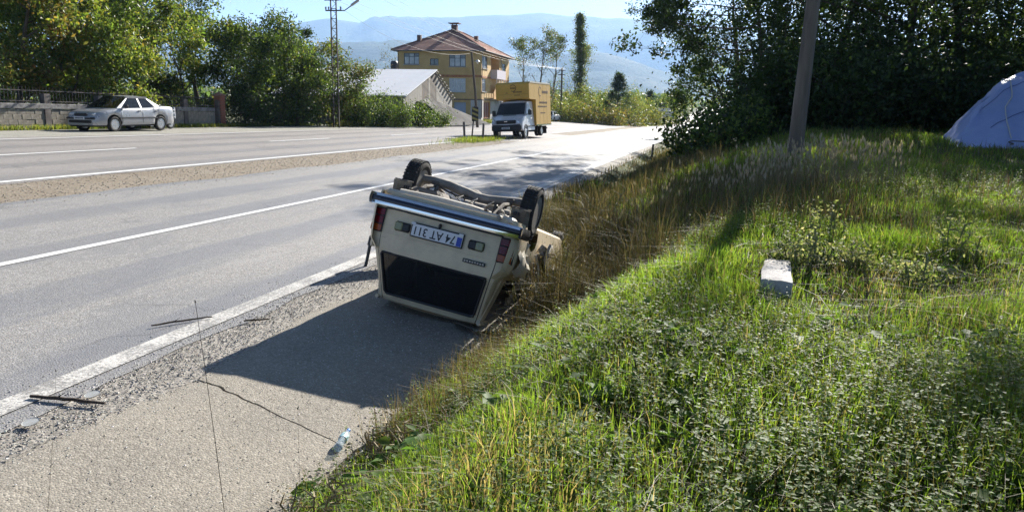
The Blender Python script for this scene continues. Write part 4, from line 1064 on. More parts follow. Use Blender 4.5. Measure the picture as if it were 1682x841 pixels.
def dashes(parent, x, y0, y1, z, n, m, h=.05, axis='y', depth=.004, vary=True, name='lettering'):
    """a short row of small unreadable letter strokes"""
    mb = MB(); w = (y1 - y0) / n
    for k in range(n):
        hh = h * (random.uniform(.7, 1) if vary else 1); c = y0 + (k + .5) * w
        if axis == 'y': mb.box((x, c, z), (depth, w * .62, hh))
        else: mb.box((c, x, z), (w * .62, depth, hh))
    o = mb.build(name, m, parent); o['kind'] = 'stuff'; return o

# ---------------------------------------------------------------- silver sedan on the far shoulder
M_SILV = mk('silver_paint', (.40, .41, .425), .34, .4, coat=.2, var=(.36, .365, .375), var_scale=2.)
def sedan():
    s0, t0 = 27.3, 22.95
    x, y = xy(s0, t0); z = float(gz(x, y)) + .006
    r = empty('silver_sedan', (x, y, z), math.pi / 2 - head_at(s0) + math.pi + R(-3))
    tag(r, 'silver four door sedan parked on the far gravel shoulder', 'car')
    zb = lambda x_: .93 - .02 * abs(x_)
    body = car_body(2.12, -2.14, [(-2.14, .66), (-2.08, .74), (-1.9, .81), (-1.2, .845), (1.2, .845), (1.75, .80), (1.98, .72), (2.12, .60)],
        [(-2.14, .66), (-2.10, .84), (-2.02, .94), (-1.85, .985), (-1.35, 1.01), (-.6, .95), (.8, .93), (1.0, .93), (1.6, .84), (1.95, .74), (2.12, .56)], .26, {1.26: .30, -1.2: .30}, .36)
    body.build('body', M_SILV, r, smooth=50)
    MB().bbox(-2.0, 2.0, -.62, .62, .2, .3).build('underbody', M_BLACKP, r)
    cabin(r, M_SILV, 1.08, .36, -.78, -1.42, zb, 1.40, .775, .56, [(.86, -.16, .30, -.20), (-.24, -1.02, -.27, -.72)], M_GLASSD)
    seats(r, .15, -.75, .42)
    for xw in (1.26, -1.2):
        for sd in (1, -1): wheel(r, xw, sd * .745, .295, .30, .19, sd, 6, tread=False)
    for sd in (1, -1):
        MB().rbox((1.93, sd * .50, .665), (.22, .30, .12), .04, Matrix.Rotation(sd * -.28, 3, 'Z')).build('headlight', M_LENS, r)
        MB().rbox((-2.07, sd * .56, .82), (.12, .26, .17), .03).build('tail_light', M_RED, r)
        m_ = MB().rbox((.72, sd * .90, .97), (.12, .2, .13), .04).build('mirror', M_BLACKP, r)
        MB().bbox(-1.0, 1.0, sd * .842 - .01, sd * .842 + .012, .50, .56).build('side_moulding', M_BLACKP, r)
        for xx in (-.02, -.95): MB().rbox((xx, sd * .845, .80), (.16, .03, .035), .01).build('door_handle', M_BLACKP, r)
        for xx in (.92, -.2, -1.1): MB().bbox(xx - .004, xx + .004, sd * .846 - .003, sd * .846 + .002, .32, .90).build('door_seam', M_BLACKP, r)
        MB().rbox((2.07, sd * .45, .40), (.06, .2, .08), .02).build('fog_lamp', M_AMBER if sd > 0 else M_LENS, r)
    MB().rbox((2.06, 0, .655), (.08, .62, .11), .03).build('grille', M_BLACKP, r)
    MB().rbox((2.10, 0, .40), (.09, 1.1, .12), .03).build('lower_grille', M_BLACKP, r)
    MB().rbox((2.08, 0, .52), (.13, 1.36, .09), .04).build('bumper_strip', M_BLACKP, r)
    MB().rbox((-2.12, 0, .52), (.13, 1.44, .10), .04).build('bumper_strip', M_BLACKP, r)
    p = MB().rbox((2.155, 0, .53), (.015, .50, .11), .005).build('number_plate', M_PLATE, r)
    dashes(p, 2.165, -.2, .2, .53, 7, M_INK, .06)
sedan()
# ---------------------------------------------------------------- teal car mostly hidden behind it
def small_car(name, label, x, y, z, rz, paint, cat='car'):
    r = empty(name, (x, y, z), rz); tag(r, label, cat)
    body = car_body(1.8, -1.75, [(-1.75, .68), (-1.65, .76), (-1.2, .80), (1.1, .80), (1.6, .74), (1.8, .62)], [(-1.75, .84), (-1.6, .92), (.8, .92), (1.5, .82), (1.8, .6)], .25, {1.1: .28, -1.05: .28}, .34)
    body.build('body', paint, r, smooth=50); MB().bbox(-1.65, 1.65, -.6, .6, .2, .3).build('underbody', M_BLACKP, r)
    cabin(r, paint, .95, .35, -1.25, -1.68, lambda q: .915, 1.42, .74, .58, [(.74, -.12, .30, -.12), (-.2, -1.2, -.2, -.98)], M_GLASSD)
    seats(r, .15, -.7, .4)
    for xw in (1.1, -1.05):
        for sd in (1, -1): wheel(r, xw, sd * .70, .275, .28, .17, sd, 5, tread=False)
    for sd in (1, -1):
        MB().rbox((1.66, sd * .52, .66), (.2, .26, .14), .04).build('headlight', M_LENS, r)
        MB().rbox((-1.70, sd * .6, .78), (.12, .14, .24), .03).build('tail_light', M_RED, r)
        MB().rbox((.62, sd * .86, .97), (.1, .18, .12), .04).build('mirror', M_BLACKP, r)
    MB().rbox((1.78, 0, .42), (.12, 1.3, .16), .05).build('bumper', M_BLACKP, r); MB().rbox((-1.76, 0, .42), (.12, 1.4, .16), .05).build('bumper', M_BLACKP, r)
    p = MB().rbox((1.85, 0, .45), (.012, .5, .11), .004).build('number_plate', M_PLATE, r); MB().rbox((-1.83, 0, .58), (.012, .5, .11), .004).build('number_plate', M_PLATE, r)
    return r
def cart():
    x, y = xy(30.55, 23.9); r = empty('teal_cart', (x, y, float(gz(x, y)) + .006), math.pi / 2 - head_at(30)); tag(r, 'small teal cart with white rails behind the tail of the silver sedan', 'cart')
    tl = mk('teal_paint', (.10, .22, .25), .45, var=(.2, .26, .26), var_scale=4.)
    MB().rbox((0, 0, .62), (1.3, .85, .34), .03).build('tray', tl, r)
    for z in (.50, .68, .82): MB().bbox(-.67, .67, -.45, -.43, z, z + .035).bbox(-.67, .67, .43, .45, z, z + .035).build('rail', M_PLATE, r)['kind'] = 'stuff'
    for u in (-.66, .66): MB().bbox(u - .02, u + .02, -.44, .44, .45, .95).build('end_board', M_PLATE, r)
    for sd in (1, -1): wheel(r, .2, sd * .5, .27, .27, .1, sd, 6, tread=False)
    MB().tube([(-.65, 0, .45), (-1.3, 0, .35)], .03, 6).build('drawbar', M_IRON, r)
    MB().tube([(-1.1, 0, 0), (-1.1, 0, .4)], .025, 6).build('prop_leg', M_IRON, r)
cart()
x, y = xy(106.5, 22.6); small_car('white_hatchback', 'white hatchback parked on the verge right of the yellow truck', x, y, float(gz(x, y)) + .006, math.pi / 2 - head_at(106) - R(6), mk('white_paint', (.68, .68, .67), .35, coat=.5))
x, y = xy(330, 9.3); small_car('distant_white_car', 'tiny white car driving far off at the bend', x, y, float(gz(x, y)) + .02, math.pi / 2 - head_at(330) + math.pi * 0, mk('white_paint', (.68, .68, .67), .35, coat=.5))
x, y = xy(395, 5.9); small_car('distant_grey_car', 'tiny grey car at the bend right of the distant white one', x, y, float(gz(x, y)) + .02, math.pi / 2 - head_at(395), mk('grey_paint', (.3, .3, .31), .35, coat=.5))

# ---------------------------------------------------------------- yellow box truck
M_VANW = mk('van_white', (.76, .77, .79), .32, coat=.5, var=(.7, .71, .73), var_scale=2.)
M_BOXY = mk('box_yellow', (.66, .40, .07), .5, var=(.58, .35, .065), var_scale=1.2, spec=.4)
M_BROWN = mk('print_brown', (.10, .045, .02), .6)
def truck():
    K = 1.10
    x, y = xy(52.4, 12.72); z = float(gz(x, y)) + .02
    r = empty('yellow_box_truck', (x, y, z), math.pi / 2 - head_at(52) + math.pi - R(4)); r.scale = (K, K, K)
    r.rotation_euler = (math.atan(.062) * 1., 0, r.rotation_euler.z)
    tag(r, 'yellow box truck with white cab crossing the median gap', 'truck')
    # cab: side profile swept across the width, front is +x
    prof = [(-.55, .42), (1.95, .42), (2.12, .52), (2.14, .92), (2.02, 1.12), (1.32, 1.36), (.72, 2.12), (.55, 2.22), (-.25, 2.25), (-.55, 2.25)]
    rowsL = []
    for yy, sc in ((-.98, .0), (-.97, .03), (-.90, .06), (-.5, .08), (0, .09), (.5, .08), (.90, .06), (.97, .03), (.98, .0)):
        row = []
        for (px2, pz2) in prof:
            k = abs(yy) / .98; inset = max(pz2 - 1.25, 0) * .14
            fx = px2 - (.20 * k ** 4 if px2 > 1.2 else 0) - (.06 * k ** 4 if .5 < px2 <= 1.4 else 0)
            row.append((fx, yy * (1 - inset / .98), pz2 + (0 if pz2 < 2.1 else -.08 * k ** 4)))
        rowsL.append(row)
    cb = MB().grid(rowsL)
    cb.add([(p[0], p[1], p[2]) for p in rowsL[0]], [tuple(range(len(prof)))]); cb.add([(p[0], p[1], p[2]) for p in rowsL[-1]], [tuple(range(len(prof)))])
    cb.build('cab', M_VANW, r, smooth=40)
    # windscreen on the sloped face
    G = [[(1.30 - .56 * f - .05 * (abs(q)) ** 3 + .012, q * (.90 - .06 * f), 1.395 + .70 * f) for q in np.linspace(-1, 1, 9)] for f in np.linspace(.0, 1, 5)]
    MB().grid(G).build('windscreen', M_GLASSD, r, smooth=60)
    for sd in (1, -1):
        wy = lambda zz: sd * (.98 - max(zz - 1.25, 0) * .14 + .006)
        MB().prism([(1.18, wy(1.32), 1.32), (.25, wy(1.32), 1.32), (.25, wy(2.02), 2.02), (.66, wy(2.02), 2.02)], (0, sd * .006, 0)).build('side_window', M_GLASSD, r)
        hl = MB().prism([(2.08, sd * .93, .86), (2.13, sd * .66, .86), (2.11, sd * .68, 1.06), (1.70, sd * .965, 1.26), (1.72, sd * .985, 1.02)], (.012, sd * .012, .0)); hl.build('headlight', M_LENS, r)
        a = MB().rbox((.98, sd * 1.16, 1.5), (.12, .22, .34), .04).build('mirror', M_BLACKP, r)
        MB().tube([(1.02, sd * .97, 1.36), (1.0, sd * 1.12, 1.42)], .025, 6).build('mirror_arm', M_BLACKP, a)
        wheel(r, 1.28, sd * .87, .33, .335, .21, sd, 8, tread=False)
        for yy in (.62, .86): wheel(r, -2.1, sd * yy, .33, .335, .19, sd, 8, tread=False)
        MB().bbox(-.55, .95, sd * .985 - .008, sd * .985 + .012, .62, .70).build('side_moulding', M_BLACKP, r)
        MB().rbox((.20, sd * .99, 1.12), (.18, .03, .05), .01).build('door_handle', M_BLACKP, r)
        for xx in (.12, 1.12): MB().bbox(xx - .006, xx + .006, sd * .984, sd * .988, .50, 1.28).build('door_seam', M_BLACKP, r)
        arch = MB()
        arch.lathe([(.36, -.03), (.43, -.03), (.43, .03), (.36, .03)], 'y', 24, (1.28, sd * .965, .36), close=True); arch.build('wheel_arch', M_BLACKP, r)
    MB().rbox((2.06, 0, .60), (.30, 1.86, .40), .09).build('bumper', M_BLACKP, r)
    MB().rbox((2.12, 0, .96), (.10, 1.24, .22), .03).build('grille', M_BLACKP, r)
    MB().rbox((2.175, 0, .99), (.02, .22, .05), .008).build('badge', M_CHROME, r)
    MB().bbox(1.36, 1.44, -.42, .42, 1.34, 1.37).build('bonnet_vent', M_BLACKP, r)
    p = MB().rbox((2.215, 0, .60), (.015, .52, .12), .005).build('number_plate', M_PLATE, r); dashes(p, 2.226, -.2, .2, .60, 7, M_INK, .06)
    MB().bbox(-3.6, 1.6, -.42, -.32, .45, .58).build('chassis_rail', M_IRON, r); MB().bbox(-3.6, 1.6, .32, .42, .45, .58).build('chassis_rail', M_IRON, r)
    MB().tube([(-2.1, -.9, .33), (-2.1, .9, .33)], .06, 8).build('axle', M_IRON, r)
    MB().bbox(-3.75, -3.65, -.85, .85, .42, .52).build('rear_guard', M_BLACKP, r)
    for sd in (1, -1): MB().bbox(-3.2, -3.17, sd * .95, sd * .62, .12, .62).build('mud_flap', M_BLACKP, r)
    # box body with luton nose over the cab
    bx = MB(); bp = [(-3.9, .68), (-.62, .68), (-.62, 2.28), (.62, 2.30), (.74, 2.36), (.74, 3.22), (.60, 3.34), (-3.82, 3.34), (-3.9, 3.28)]
    rows = []
    for yy in (-1.08, -1.06, 1.06, 1.08):
        k = .03 if abs(yy) > 1.07 else 0
        rows.append([(px2 - (k if px2 > 0 else -k), yy, pz2 - (k if pz2 > 3 else -k if pz2 < 1 else 0)) for px2, pz2 in bp])
    bx.grid(rows); n_ = len(bp); bx.add(rows[0], [tuple(range(n_))]); bx.add(rows[-1], [tuple(range(n_))]); bx.grid([[r_[-1], r_[0]] for r_ in rows])
    box = bx.build('cargo_box', M_BOXY, r)
    for sd in (1, -1):
        MB().bbox(-3.9, -.62, sd * 1.075, sd * 1.10, .66, .74).build('edge_trim', M_CHROME, box); MB().bbox(-3.86, .6, sd * 1.07, sd * 1.095, 3.27, 3.35).build('edge_trim', mk('trim_pale', (.7, .62, .45), .5), box)
    for xx in (-3.0, -2.2, -1.4):
        for sd in (1, -1): MB().bbox(xx - .012, xx + .012, sd * 1.078, sd * 1.0835, .76, 3.26).build('panel_seam', mk('seam_brown', (.42, .25, .05), .6), box)
    MB().bbox(.738, .7425, -1.0, 1.0, 2.60, 2.62).build('panel_seam', mk('seam_brown', (.42, .25, .05), .6), box)
    # printed logo on the nose and on the side: ring and rows of small lettering
    def ring(c, rad, ax, th=.035):
        mb = MB(); pts = [(math.cos(a), math.sin(a)) for a in np.linspace(-2.2, 2.6, 20)]
        for i in range(19):
            a, b_ = pts[i], pts[i + 1]
            q = [(a[0] * rad, a[1] * rad), (b_[0] * rad, b_[1] * rad), (b_[0] * (rad - th), b_[1] * (rad - th)), (a[0] * (rad - th), a[1] * (rad - th))]
            mb.prism([(c[0], c[1] + u, c[2] + w) if ax == 'x' else (c[0] + u, c[1], c[2] + w) for u, w in q], (.004, 0, 0) if ax == 'x' else (0, .004, 0))
        return mb
    ring((.745, .05, 2.98), .21, 'x').build('logo_ring', M_BROWN, box)
    dashes(box, .747, -.12, .2, 2.98, 4, M_BROWN, .12); dashes(box, .747, .06, .62, 2.74, 8, M_BROWN, .10); dashes(box, .747, -.42, -.3, 2.70, 2, M_BROWN, .07); dashes(box, .747, .12, .5, 2.55, 6, M_BROWN, .05)
    for sd in (1, -1):
        ring((-1.55, sd * 1.084, 2.78), .30, 'y').build('logo_ring', M_BROWN, box)
        for x0, x1, zz, n, h in ((-3.3, -1.95, 2.76, 9, .2), (-3.1, -1.3, 2.1, 14, .14), (-3.0, -1.0, 1.85, 16, .1), (-2.6, -1.5, 1.45, 9, .08)): dashes(box, sd * 1.086, x0, x1, zz, n, M_BROWN, h, 'x')
truck()
# ---------------------------------------------------------------- overturned estate car
# built upright-side-down in its own frame: u to the image right, v forward, w up from the roof
def wreck_paint():
    m, nt, b = new_mat('beige_paint'); tc = node(nt, 'ShaderNodeTexCoord').outputs['Object']
    n1 = node(nt, 'ShaderNodeTexNoise', {'Vector': tc, 'Scale': 2.6, 'Detail': 8., 'Roughness': .7}).outputs[0]
    k = mixc(nt, ramp(nt, n1, [(.42, 0.), (.66, 1.)]), (.74, .62, .42), (.57, .475, .33))
    n2 = node(nt, 'ShaderNodeTexNoise', {'Vector': node(nt, 'ShaderNodeMapping', {'Vector': tc, 'Scale': (3, 3, 26)}).outputs[0], 'Scale': 2.4, 'Detail': 6., 'Roughness': .75}).outputs[0]
    n3 = node(nt, 'ShaderNodeTexNoise', {'Vector': node(nt, 'ShaderNodeMapping', {'Vector': tc, 'Scale': (40, 40, 3), 'Rotation': (.5, .9, .2)}).outputs[0], 'Scale': 1.6, 'Detail': 5., 'Roughness': .8}).outputs[0]
    k = mixc(nt, ramp(nt, n2, [(.60, 0.), (.72, .55)]), k, (.17, .13, .09))
    k = mixc(nt, ramp(nt, n3, [(.68, 0.), (.72, .6)]), k, (.30, .27, .23))
    nt.links.new(k, b.inputs['Base Color']); b.inputs['Roughness'].default_value = .48; b.inputs['Coat Weight'].default_value = .1
    nt.links.new(node(nt, 'ShaderNodeMapRange', {'Value': n1, 'To Min': .35, 'To Max': .7}).outputs[0], b.inputs['Roughness'])
    nb = node(nt, 'ShaderNodeTexNoise', {'Vector': tc, 'Scale': 3.2, 'Detail': 2.}).outputs[0]
    nt.links.new(node(nt, 'ShaderNodeBump', {'Height': nb, 'Strength': .22, 'Distance': .03}).outputs[0], b.inputs['Normal'])
    return m
M_BEIGE = wreck_paint()
M_UNDER = mk('underbody_dirt', (.10, .085, .07), .85, var=(.19, .165, .135), var_scale=5., bump=.4)
M_UNDERL = mk('dusty_steel', (.33, .30, .255), .7, .2, var=(.2, .175, .145), var_scale=5., bump=.2)
M_NAVY = mk('bumper_rubber', (.012, .016, .032), .22, spec=.6)
M_FLAP = mk('mud_flap_sheet', (.22, .195, .15), .75, var=(.13, .11, .085), var_scale=12.)
M_CREAM = mk('cream_metal', (.62, .57, .47), .5, var=(.5, .45, .36), var_scale=6.)
M_LIGHTY = mk('reverse_lens', (.30, .30, .16), .2, coat=.5, var=(.24, .24, .12), var_scale=30.)
def estate():
    r = empty('overturned_estate_car'); tag(r, 'beige estate car lying overturned on its roof at the road edge', 'car')
    a, b, c = R(12.62), R(-13.06), R(10.68)
    Rm = Matrix.Rotation(-a, 3, 'Z') @ Matrix.Rotation(b, 3, 'X') @ Matrix.Rotation(c, 3, 'Y')
    r.matrix_world = Matrix.Translation((-.95, 7.783, -.0196)) @ Rm.to_4x4()
    # roof line: flat at the rear, crushed towards the front
    def wr(v): return float(np.interp(v, [0, .3, .9, 1.6, 2.3, 2.9], [.0, -.005, .0, .12, .27, .40]))
    BELT = .525
    def hwid(w, v):
        """half width by height above roof plane"""
        top = wr(v)
        base = np.interp(w, [0, .03, .08, .25, .525, .60, .75, .95, 1.05, 1.2], [.50, .565, .59, .62, .668, .775, .80, .815, .80, .77]) if v < .1 else np.interp(w, [0, .03, .08, .25, .525, .60, .75, .95, 1.05, 1.2], [.54, .585, .605, .64, .70, .79, .815, .82, .80, .77])
        return float(base)
    def vback(w): return float(np.interp(w, [0, .07, .5, .56, .7, 1.15], [.25, .215, .022, .012, .008, .02]))
    ws_ = [1.15, 1.02, .95, .85, .75, .66, .60, .56]
    # lower body shell from belt to sill with wheel openings
    vs_ = sorted(set([0, .03, .07, .14, .25, .4] + list(np.linspace(.55, 4.15, 26)) + [x + s * .35 * f for x in (.85, 3.32) for s in (-1, 1) for f in (1, .97, .9, .75, .5, .2)]))
    rows = []
    for v in vs_:
        nar = float(np.interp(v, [0, .03, .07, .16, 3.6, 4.0, 4.15], [.93, .968, .985, 1., 1., .96, .88]))
        wtop = 1.15
        for wx in (.85, 3.32):
            if abs(v - wx) < .35: wtop = min(wtop, 1.24 - math.sqrt(.35 ** 2 - (v - wx) ** 2))
        wtop = max(wtop, .86)
        hood = float(np.interp(v, [2.85, 3.0, 4.15], [BELT, .53, .60]))
        row = []
        for f in (0, .15, .35, .55, .75, .9, 1.0):
            w = wtop + (hood + .04 - wtop) * f; row.append((hwid(w, v) * nar, v, w))
        row.append((row[-1][0] - .03, v, hood))
        rows.append(row)
    P = np.array(rows); mb = MB(); mb.grid(P); mb.grid(P * [-1, 1, 1])
    # bonnet and inner deck
    dk = np.array([[(x * rw[-1][0], rw[-1][1], rw[-1][2] - .01 * (1 - x * x)) for x in np.linspace(-1, 1, 7)] for rw in rows if rw[0][1] > 2.85]); mb.grid(dk)
    mb.build('body', M_BEIGE, r, smooth=45)
    # rear face: corner panels, tailgate with window opening
    def rear_pt(u, w, d=0.): return (u, vback(w) - d + .10 * (abs(u) / .82) ** 5, w)
    def rgrid(us, ws, d=0.): return [[rear_pt(u(w) if callable(u) else u, w, d) for u in us] for w in ws]
    lin = lambda a_, b_: [(lambda w, k=k: a_(w) + (b_(w) - a_(w)) * k) for k in np.linspace(0, 1, 5)]
    hwR = lambda w: float(np.interp(w, [0, .03, .08, .25, .525, .60, .75, .95, 1.05, 1.2], [.52, .565, .585, .612, .672, .735, .77, .785, .77, .75]))
    seam = lambda w: float(np.interp(w, [0, .06, .52, .66, .95], [.53, .548, .63, .645, .655]))
    wsr = [1.04, .97, .9, .8, .7, .62, .56, .5, .4, .3, .2, .1, .05, .0]
    for s in (-1, 1):
        rp = MB()
        rp.grid(rgrid([(lambda w, f=f, s=s: s * (seam(w) + .006 + (hwR(w) - seam(w) - .006) * f)) for f in np.linspace(0, 1, 5)], wsr))
        # rounded corner joining rear to the flank
        rp.grid([[(s * (hwR(w) + (hwid(w, .3) - hwR(w)) * k), rear_pt(hwR(w), w)[1] * (1 - k ** 2) + (rear_pt(hwR(w), w)[1] + .10) * k ** 2, w) for k in (0, .3, .6, .85, 1)] for w in wsr])
        rp.build('rear_corner_panel', M_BEIGE, r, smooth=50)
    MB().grid(rgrid(np.linspace(-.74, .74, 13), [.975, 1.0, 1.05, 1.1, 1.15], -.005)).build('rear_valance', M_BEIGE, r, smooth=50)
    tg = MB()
    gl = lambda w: float(np.interp(w, [.05, .51], [.515, .598]))
    tg.grid(rgrid([(lambda w, k=k: seam(w) * k) for k in np.linspace(-1, 1, 15)], [.962, .95, .9, .84, .78, .74, .70, .64, .58, .54, .515], .006))
    for s in (-1, 1): tg.grid(rgrid([(lambda w, f=f, s=s: s * (gl(w) + (seam(w) - gl(w)) * f)) for f in (0, .5, 1)], [.515, .4, .3, .2, .12, .065], .006))
    tg.grid(rgrid([(lambda w, k=k: seam(w) * k) for k in np.linspace(-1, 1, 11)], [.065, .045, .02, .0], .006))
    gate = tg.build('tailgate', M_BEIGE, r, smooth=40)
    rec = MB().grid([[rear_pt(u, w, .0015) for u in np.linspace(-gl(w), gl(w), 11)] for w in (.515, .4, .3, .2, .12, .065)]).build('rear_window', M_GLASSD, r, smooth=60)
    # rubber seal round the rear window
    sealp = [rear_pt(-gl(.51) + .02, .505, .012), rear_pt(gl(.51) - .02, .505, .012), rear_pt(gl(.5) - .004, .485, .012), rear_pt(gl(.1) - .004, .10, .012), rear_pt(gl(.07) - .03, .072, .012), rear_pt(-gl(.07) + .03, .072, .012), rear_pt(-gl(.1) + .004, .10, .012), rear_pt(-gl(.5) + .004, .485, .012), rear_pt(-gl(.51) + .02, .505, .012)]
    MB().tube(sealp, .014, 6).build('window_seal', M_BLACKP, rec)
    # crease lines on the tailgate
    MB().tube([rear_pt(u, .705, .006) for u in np.linspace(-.64, .64, 9)], .006, 5).build('tailgate_crease', M_BEIGE, gate)
    MB().tube([rear_pt(u, .972, .004) for u in np.linspace(-.65, .65, 9)], .007, 5).build('seam', M_BLACKP, gate)
    for s in (-1, 1): MB().tube([rear_pt(s * (seam(w) + .003), w, .002) for w in wsr[1:]], .005, 4).build('seam', M_BLACKP, gate)
    # bumper
    def bpt(u, w, d): return (u, -.07 + .10 * (abs(u) / .84) ** 6 - d, w)
    us = np.linspace(-.84, .84, 23)
    def strip(w0, w1, d, th): return MB().grid([[bpt(u, w, dd) for u in us] for w, dd in ((w0, d - th), (w0, d), ((w0 + w1) / 2, d + .012), (w1, d), (w1, d - th))])
    bu = strip(.985, 1.105, .0, .09).build('bumper', M_CHROME, r, smooth=50)
    strip(1.02, 1.075, .012, .02).build('bumper_rubber_strip', M_NAVY, bu, smooth=50)
    for s in (-1, 1): MB().grid([[(s * .845 + s * .012 * math.sin(f * math.pi), -.02 + v, w) for v in np.linspace(0, .42, 5)] for f, w in zip(np.linspace(0, 1, 5), np.linspace(.985, 1.105, 5))]).build('bumper_end', M_CHROME if s < 0 else M_BLACKP, bu, smooth=50)
    # tail lights
    for s in (-1, 1):
        def tl(w0, w1, u0=.655, u1=.80):
            q = MB().grid([[(s * u, rear_pt(u, w)[1] - .024 + (.02 if e else 0) + .09 * max(0, (u - .73) / .07) ** 2 * .3, w) for u in np.linspace(u0, u1, 5)] for e, w in ((1, w0), (0, w0 + .008), (0, w1 - .008), (1, w1))]); return q
        h = tl(.70, .965, .648, .806).build('tail_light', M_BLACKP, r, smooth=40)
        for w0, w1, m_ in ((.71, .785, M_AMBER), (.79, .875, M_RED), (.88, .955, M_RED)):
            q = MB().grid([[(s * u, rear_pt(u, w)[1] - .03 + (.012 if e else 0), w) for u in np.linspace(.656, .797, 5)] for e, w in ((1, w0), (0, w0 + .006), (0, w1 - .006), (1, w1))]); q.build('lens', m_, h, smooth=40)
        rv = MB().rbox((s * .415, .0, .81), (.175, .04, .10), .018).build('reverse_light', M_BLACKP, r)
        MB().rbox((s * .455, -.02, .81), (.085, .02, .085), .012).build('lens', M_LIGHTY, rv)
    # number plate, upside down with the car
    pl_ = MB().rbox((-.02, -.012, .815), (.59, .014, .152), .006).build('number_plate', M_BLACKP, r)
    MB().rbox((-.02, -.021, .815), (.565, .008, .128), .004).build('plate_face', M_PLATE, pl_)
    tm = text_mb('74 AT 311', .135, .001, .0012)
    xs_ = [p[0] for p in tm.v]; kx = .455 / (max(xs_) - min(xs_))
    # letters: text x -> -u, text y -> -w (turned half round), facing -v
    M4 = Matrix(((-kx, 0, 0, -.05), (0, 0, -1, -.0262), (0, -.92, 0, .813), (0, 0, 0, 1)))
    xform(tm, M4).build('lettering', M_INK, pl_)['kind'] = 'stuff'
    MB().bbox(.205, .258, -.0275, -.0255, .755, .85).build('plate_band', M_BLUE, pl_)
    for u in (-.295, .24): MB().rbox((u, -.028, .878), (.05, .006, .028), .003).build('plate_clip', M_PLATE, pl_)
    lk = MB().rbox((-.01, -.02, .915), (.03, .035, .05), .01).build('tailgate_lock', M_BLACKP, gate)
    bdg = MB().rbox((.435, -.008, .638), (.25, .01, .038), .004).build('badge', M_BLACKP, gate); dashes(bdg, -.0155, .32, .55, .638, 8, M_CREAM, .02, 'x', .003)
    # roof panel, crushed at the front
    rf = MB(); V_ = [.20, .24, .4, .8, 1.2, 1.6, 2.0, 2.4, 2.8]
    rf.grid([[(x * .575, v, wr(v) - .035 * (1 - x * x) + .02 + (0 if v < 1 else .03 * math.sin(9 * x + 4 * v))) for x in np.linspace(-1, 1, 11)] for v in V_])
    rf.build('roof', M_BEIGE, r, smooth=60)
    # pillars and side windows (collapsed towards the front)
    for s in (-1, 1):
        for (v0, v1) in ((.24, .42), (1.28, 1.36), (2.02, 2.12), (2.78, 2.9)):
            q = [(s * hwid(BELT + .02, .5), v0 + (.0 if v0 > .3 else -.0), BELT + .03), (s * hwid(BELT + .02, .5), v1, BELT + .03), (s * .585, v1 - .02, wr(v1) + .015), (s * .585, v0, wr(v0) + .015)]
            MB().prism(q, (-s * .04, 0, 0)).build('pillar', M_BEIGE, r)
        MB().tube([(s * .59, v, wr(v) + .02) for v in V_], .022, 6).build('roof_gutter', M_BEIGE, r)
        if s < 0:
            for (v0, v1) in ((.42, 1.28), (1.36, 2.02)):
                MB().prism([(s * .685, v0, BELT + .01), (s * .685, v1, BELT + .01), (s * .58, v1, wr(v1) + .03), (s * .58, v0, wr(v0) + .03)], (-s * .006, 0, 0)).build('side_window', M_GLASSD, r)
    # dark cabin floor (now on top), load bay and seats
    MB().bbox(-.72, .72, .3, 3.0, 1.02, 1.10).build('floor_pan', M_UNDER, r)
    MB().bbox(-.60, .60, .95, 1.08, .45, 1.02).build('rear_seat', M_SEAT, r)
    for u in (-.35, .35): MB().rbox((u, 1.75, .62), (.48, .14, .55), .05).build('front_seat', M_SEAT, r)
    # underside: sills, tank, exhaust, rear axle with leaf springs
    fl = MB().grid([[(x, v, 1.13 + .03 * math.cos(7 * x) - .02 * math.sin(3 * v)) for x in np.linspace(-.70, .70, 15)] for v in np.linspace(.06, 4.05, 18)]); fl.build('underbody', M_UNDER, r, smooth=60)
    for s in (-1, 1): MB().rbox((s * .70, 2.1, 1.13), (.12, 2.0, .10), .03).build('sill', M_BEIGE, r)
    MB().rbox((0, .14, 1.145), (1.46, .16, .07), .02).build('rear_crossmember', M_CREAM, r)
    MB().tube([(-.62, .22, 1.175), (-.2, .2, 1.185), (.2, .22, 1.18), (.42, .24, 1.17)], [.035, .04, .04, .03], 8).build('rear_rail', M_CREAM, r)
    MB().rbox((-.38, .55, 1.20), (.42, .5, .16), .05).build('fuel_tank', M_UNDER, r)
    ax = [(-.66, 1.41), (-.5, 1.415), (-.3, 1.40), (-.1, 1.365), (.05, 1.335), (.2, 1.34), (.4, 1.375), (.55, 1.40), (.66, 1.40)]
    axo = MB().tube([(u, .85, w) for u, w in ax], [.045, .05, .055, .062, .065, .062, .055, .05, .045], 10).build('rear_axle', M_UNDERL, r, smooth=60)
    MB().lathe([(0, -.13), (.07, -.12), (.11, -.05), (.12, 0), (.11, .05), (.07, .12), (0, .13)], 'y', 14, (.0, .92, 1.31)).build('differential', M_UNDER, r, smooth=60)
    MB().tube([(0, 1.0, 1.31), (.02, 2.6, 1.2)], .035, 8).build('prop_shaft', M_UNDERL, r)
    for s in (-1, 1):
        MB().tube([(s * .46, .2, 1.17), (s * .46, .5, 1.31), (s * .46, .85, 1.36), (s * .46, 1.2, 1.31), (s * .46, 1.55, 1.16)], .022, 6).build('leaf_spring', M_UNDER, r)
        MB().tube([(s * .40, .62, 1.14), (s * .43, .82, 1.38)], [.03, .022], 8).build('shock_absorber', M_UNDER, r)
        MB().rbox((s * .46, .85, 1.39), (.09, .16, .05), .01).build('spring_clamp', M_UNDER, r)
    MB().lathe([(.05, -.28), (.085, -.26), (.085, .26), (.05, .28)], 'x', 14, (.28, .55, 1.19)).build('muffler', M_UNDERL, r, smooth=50)
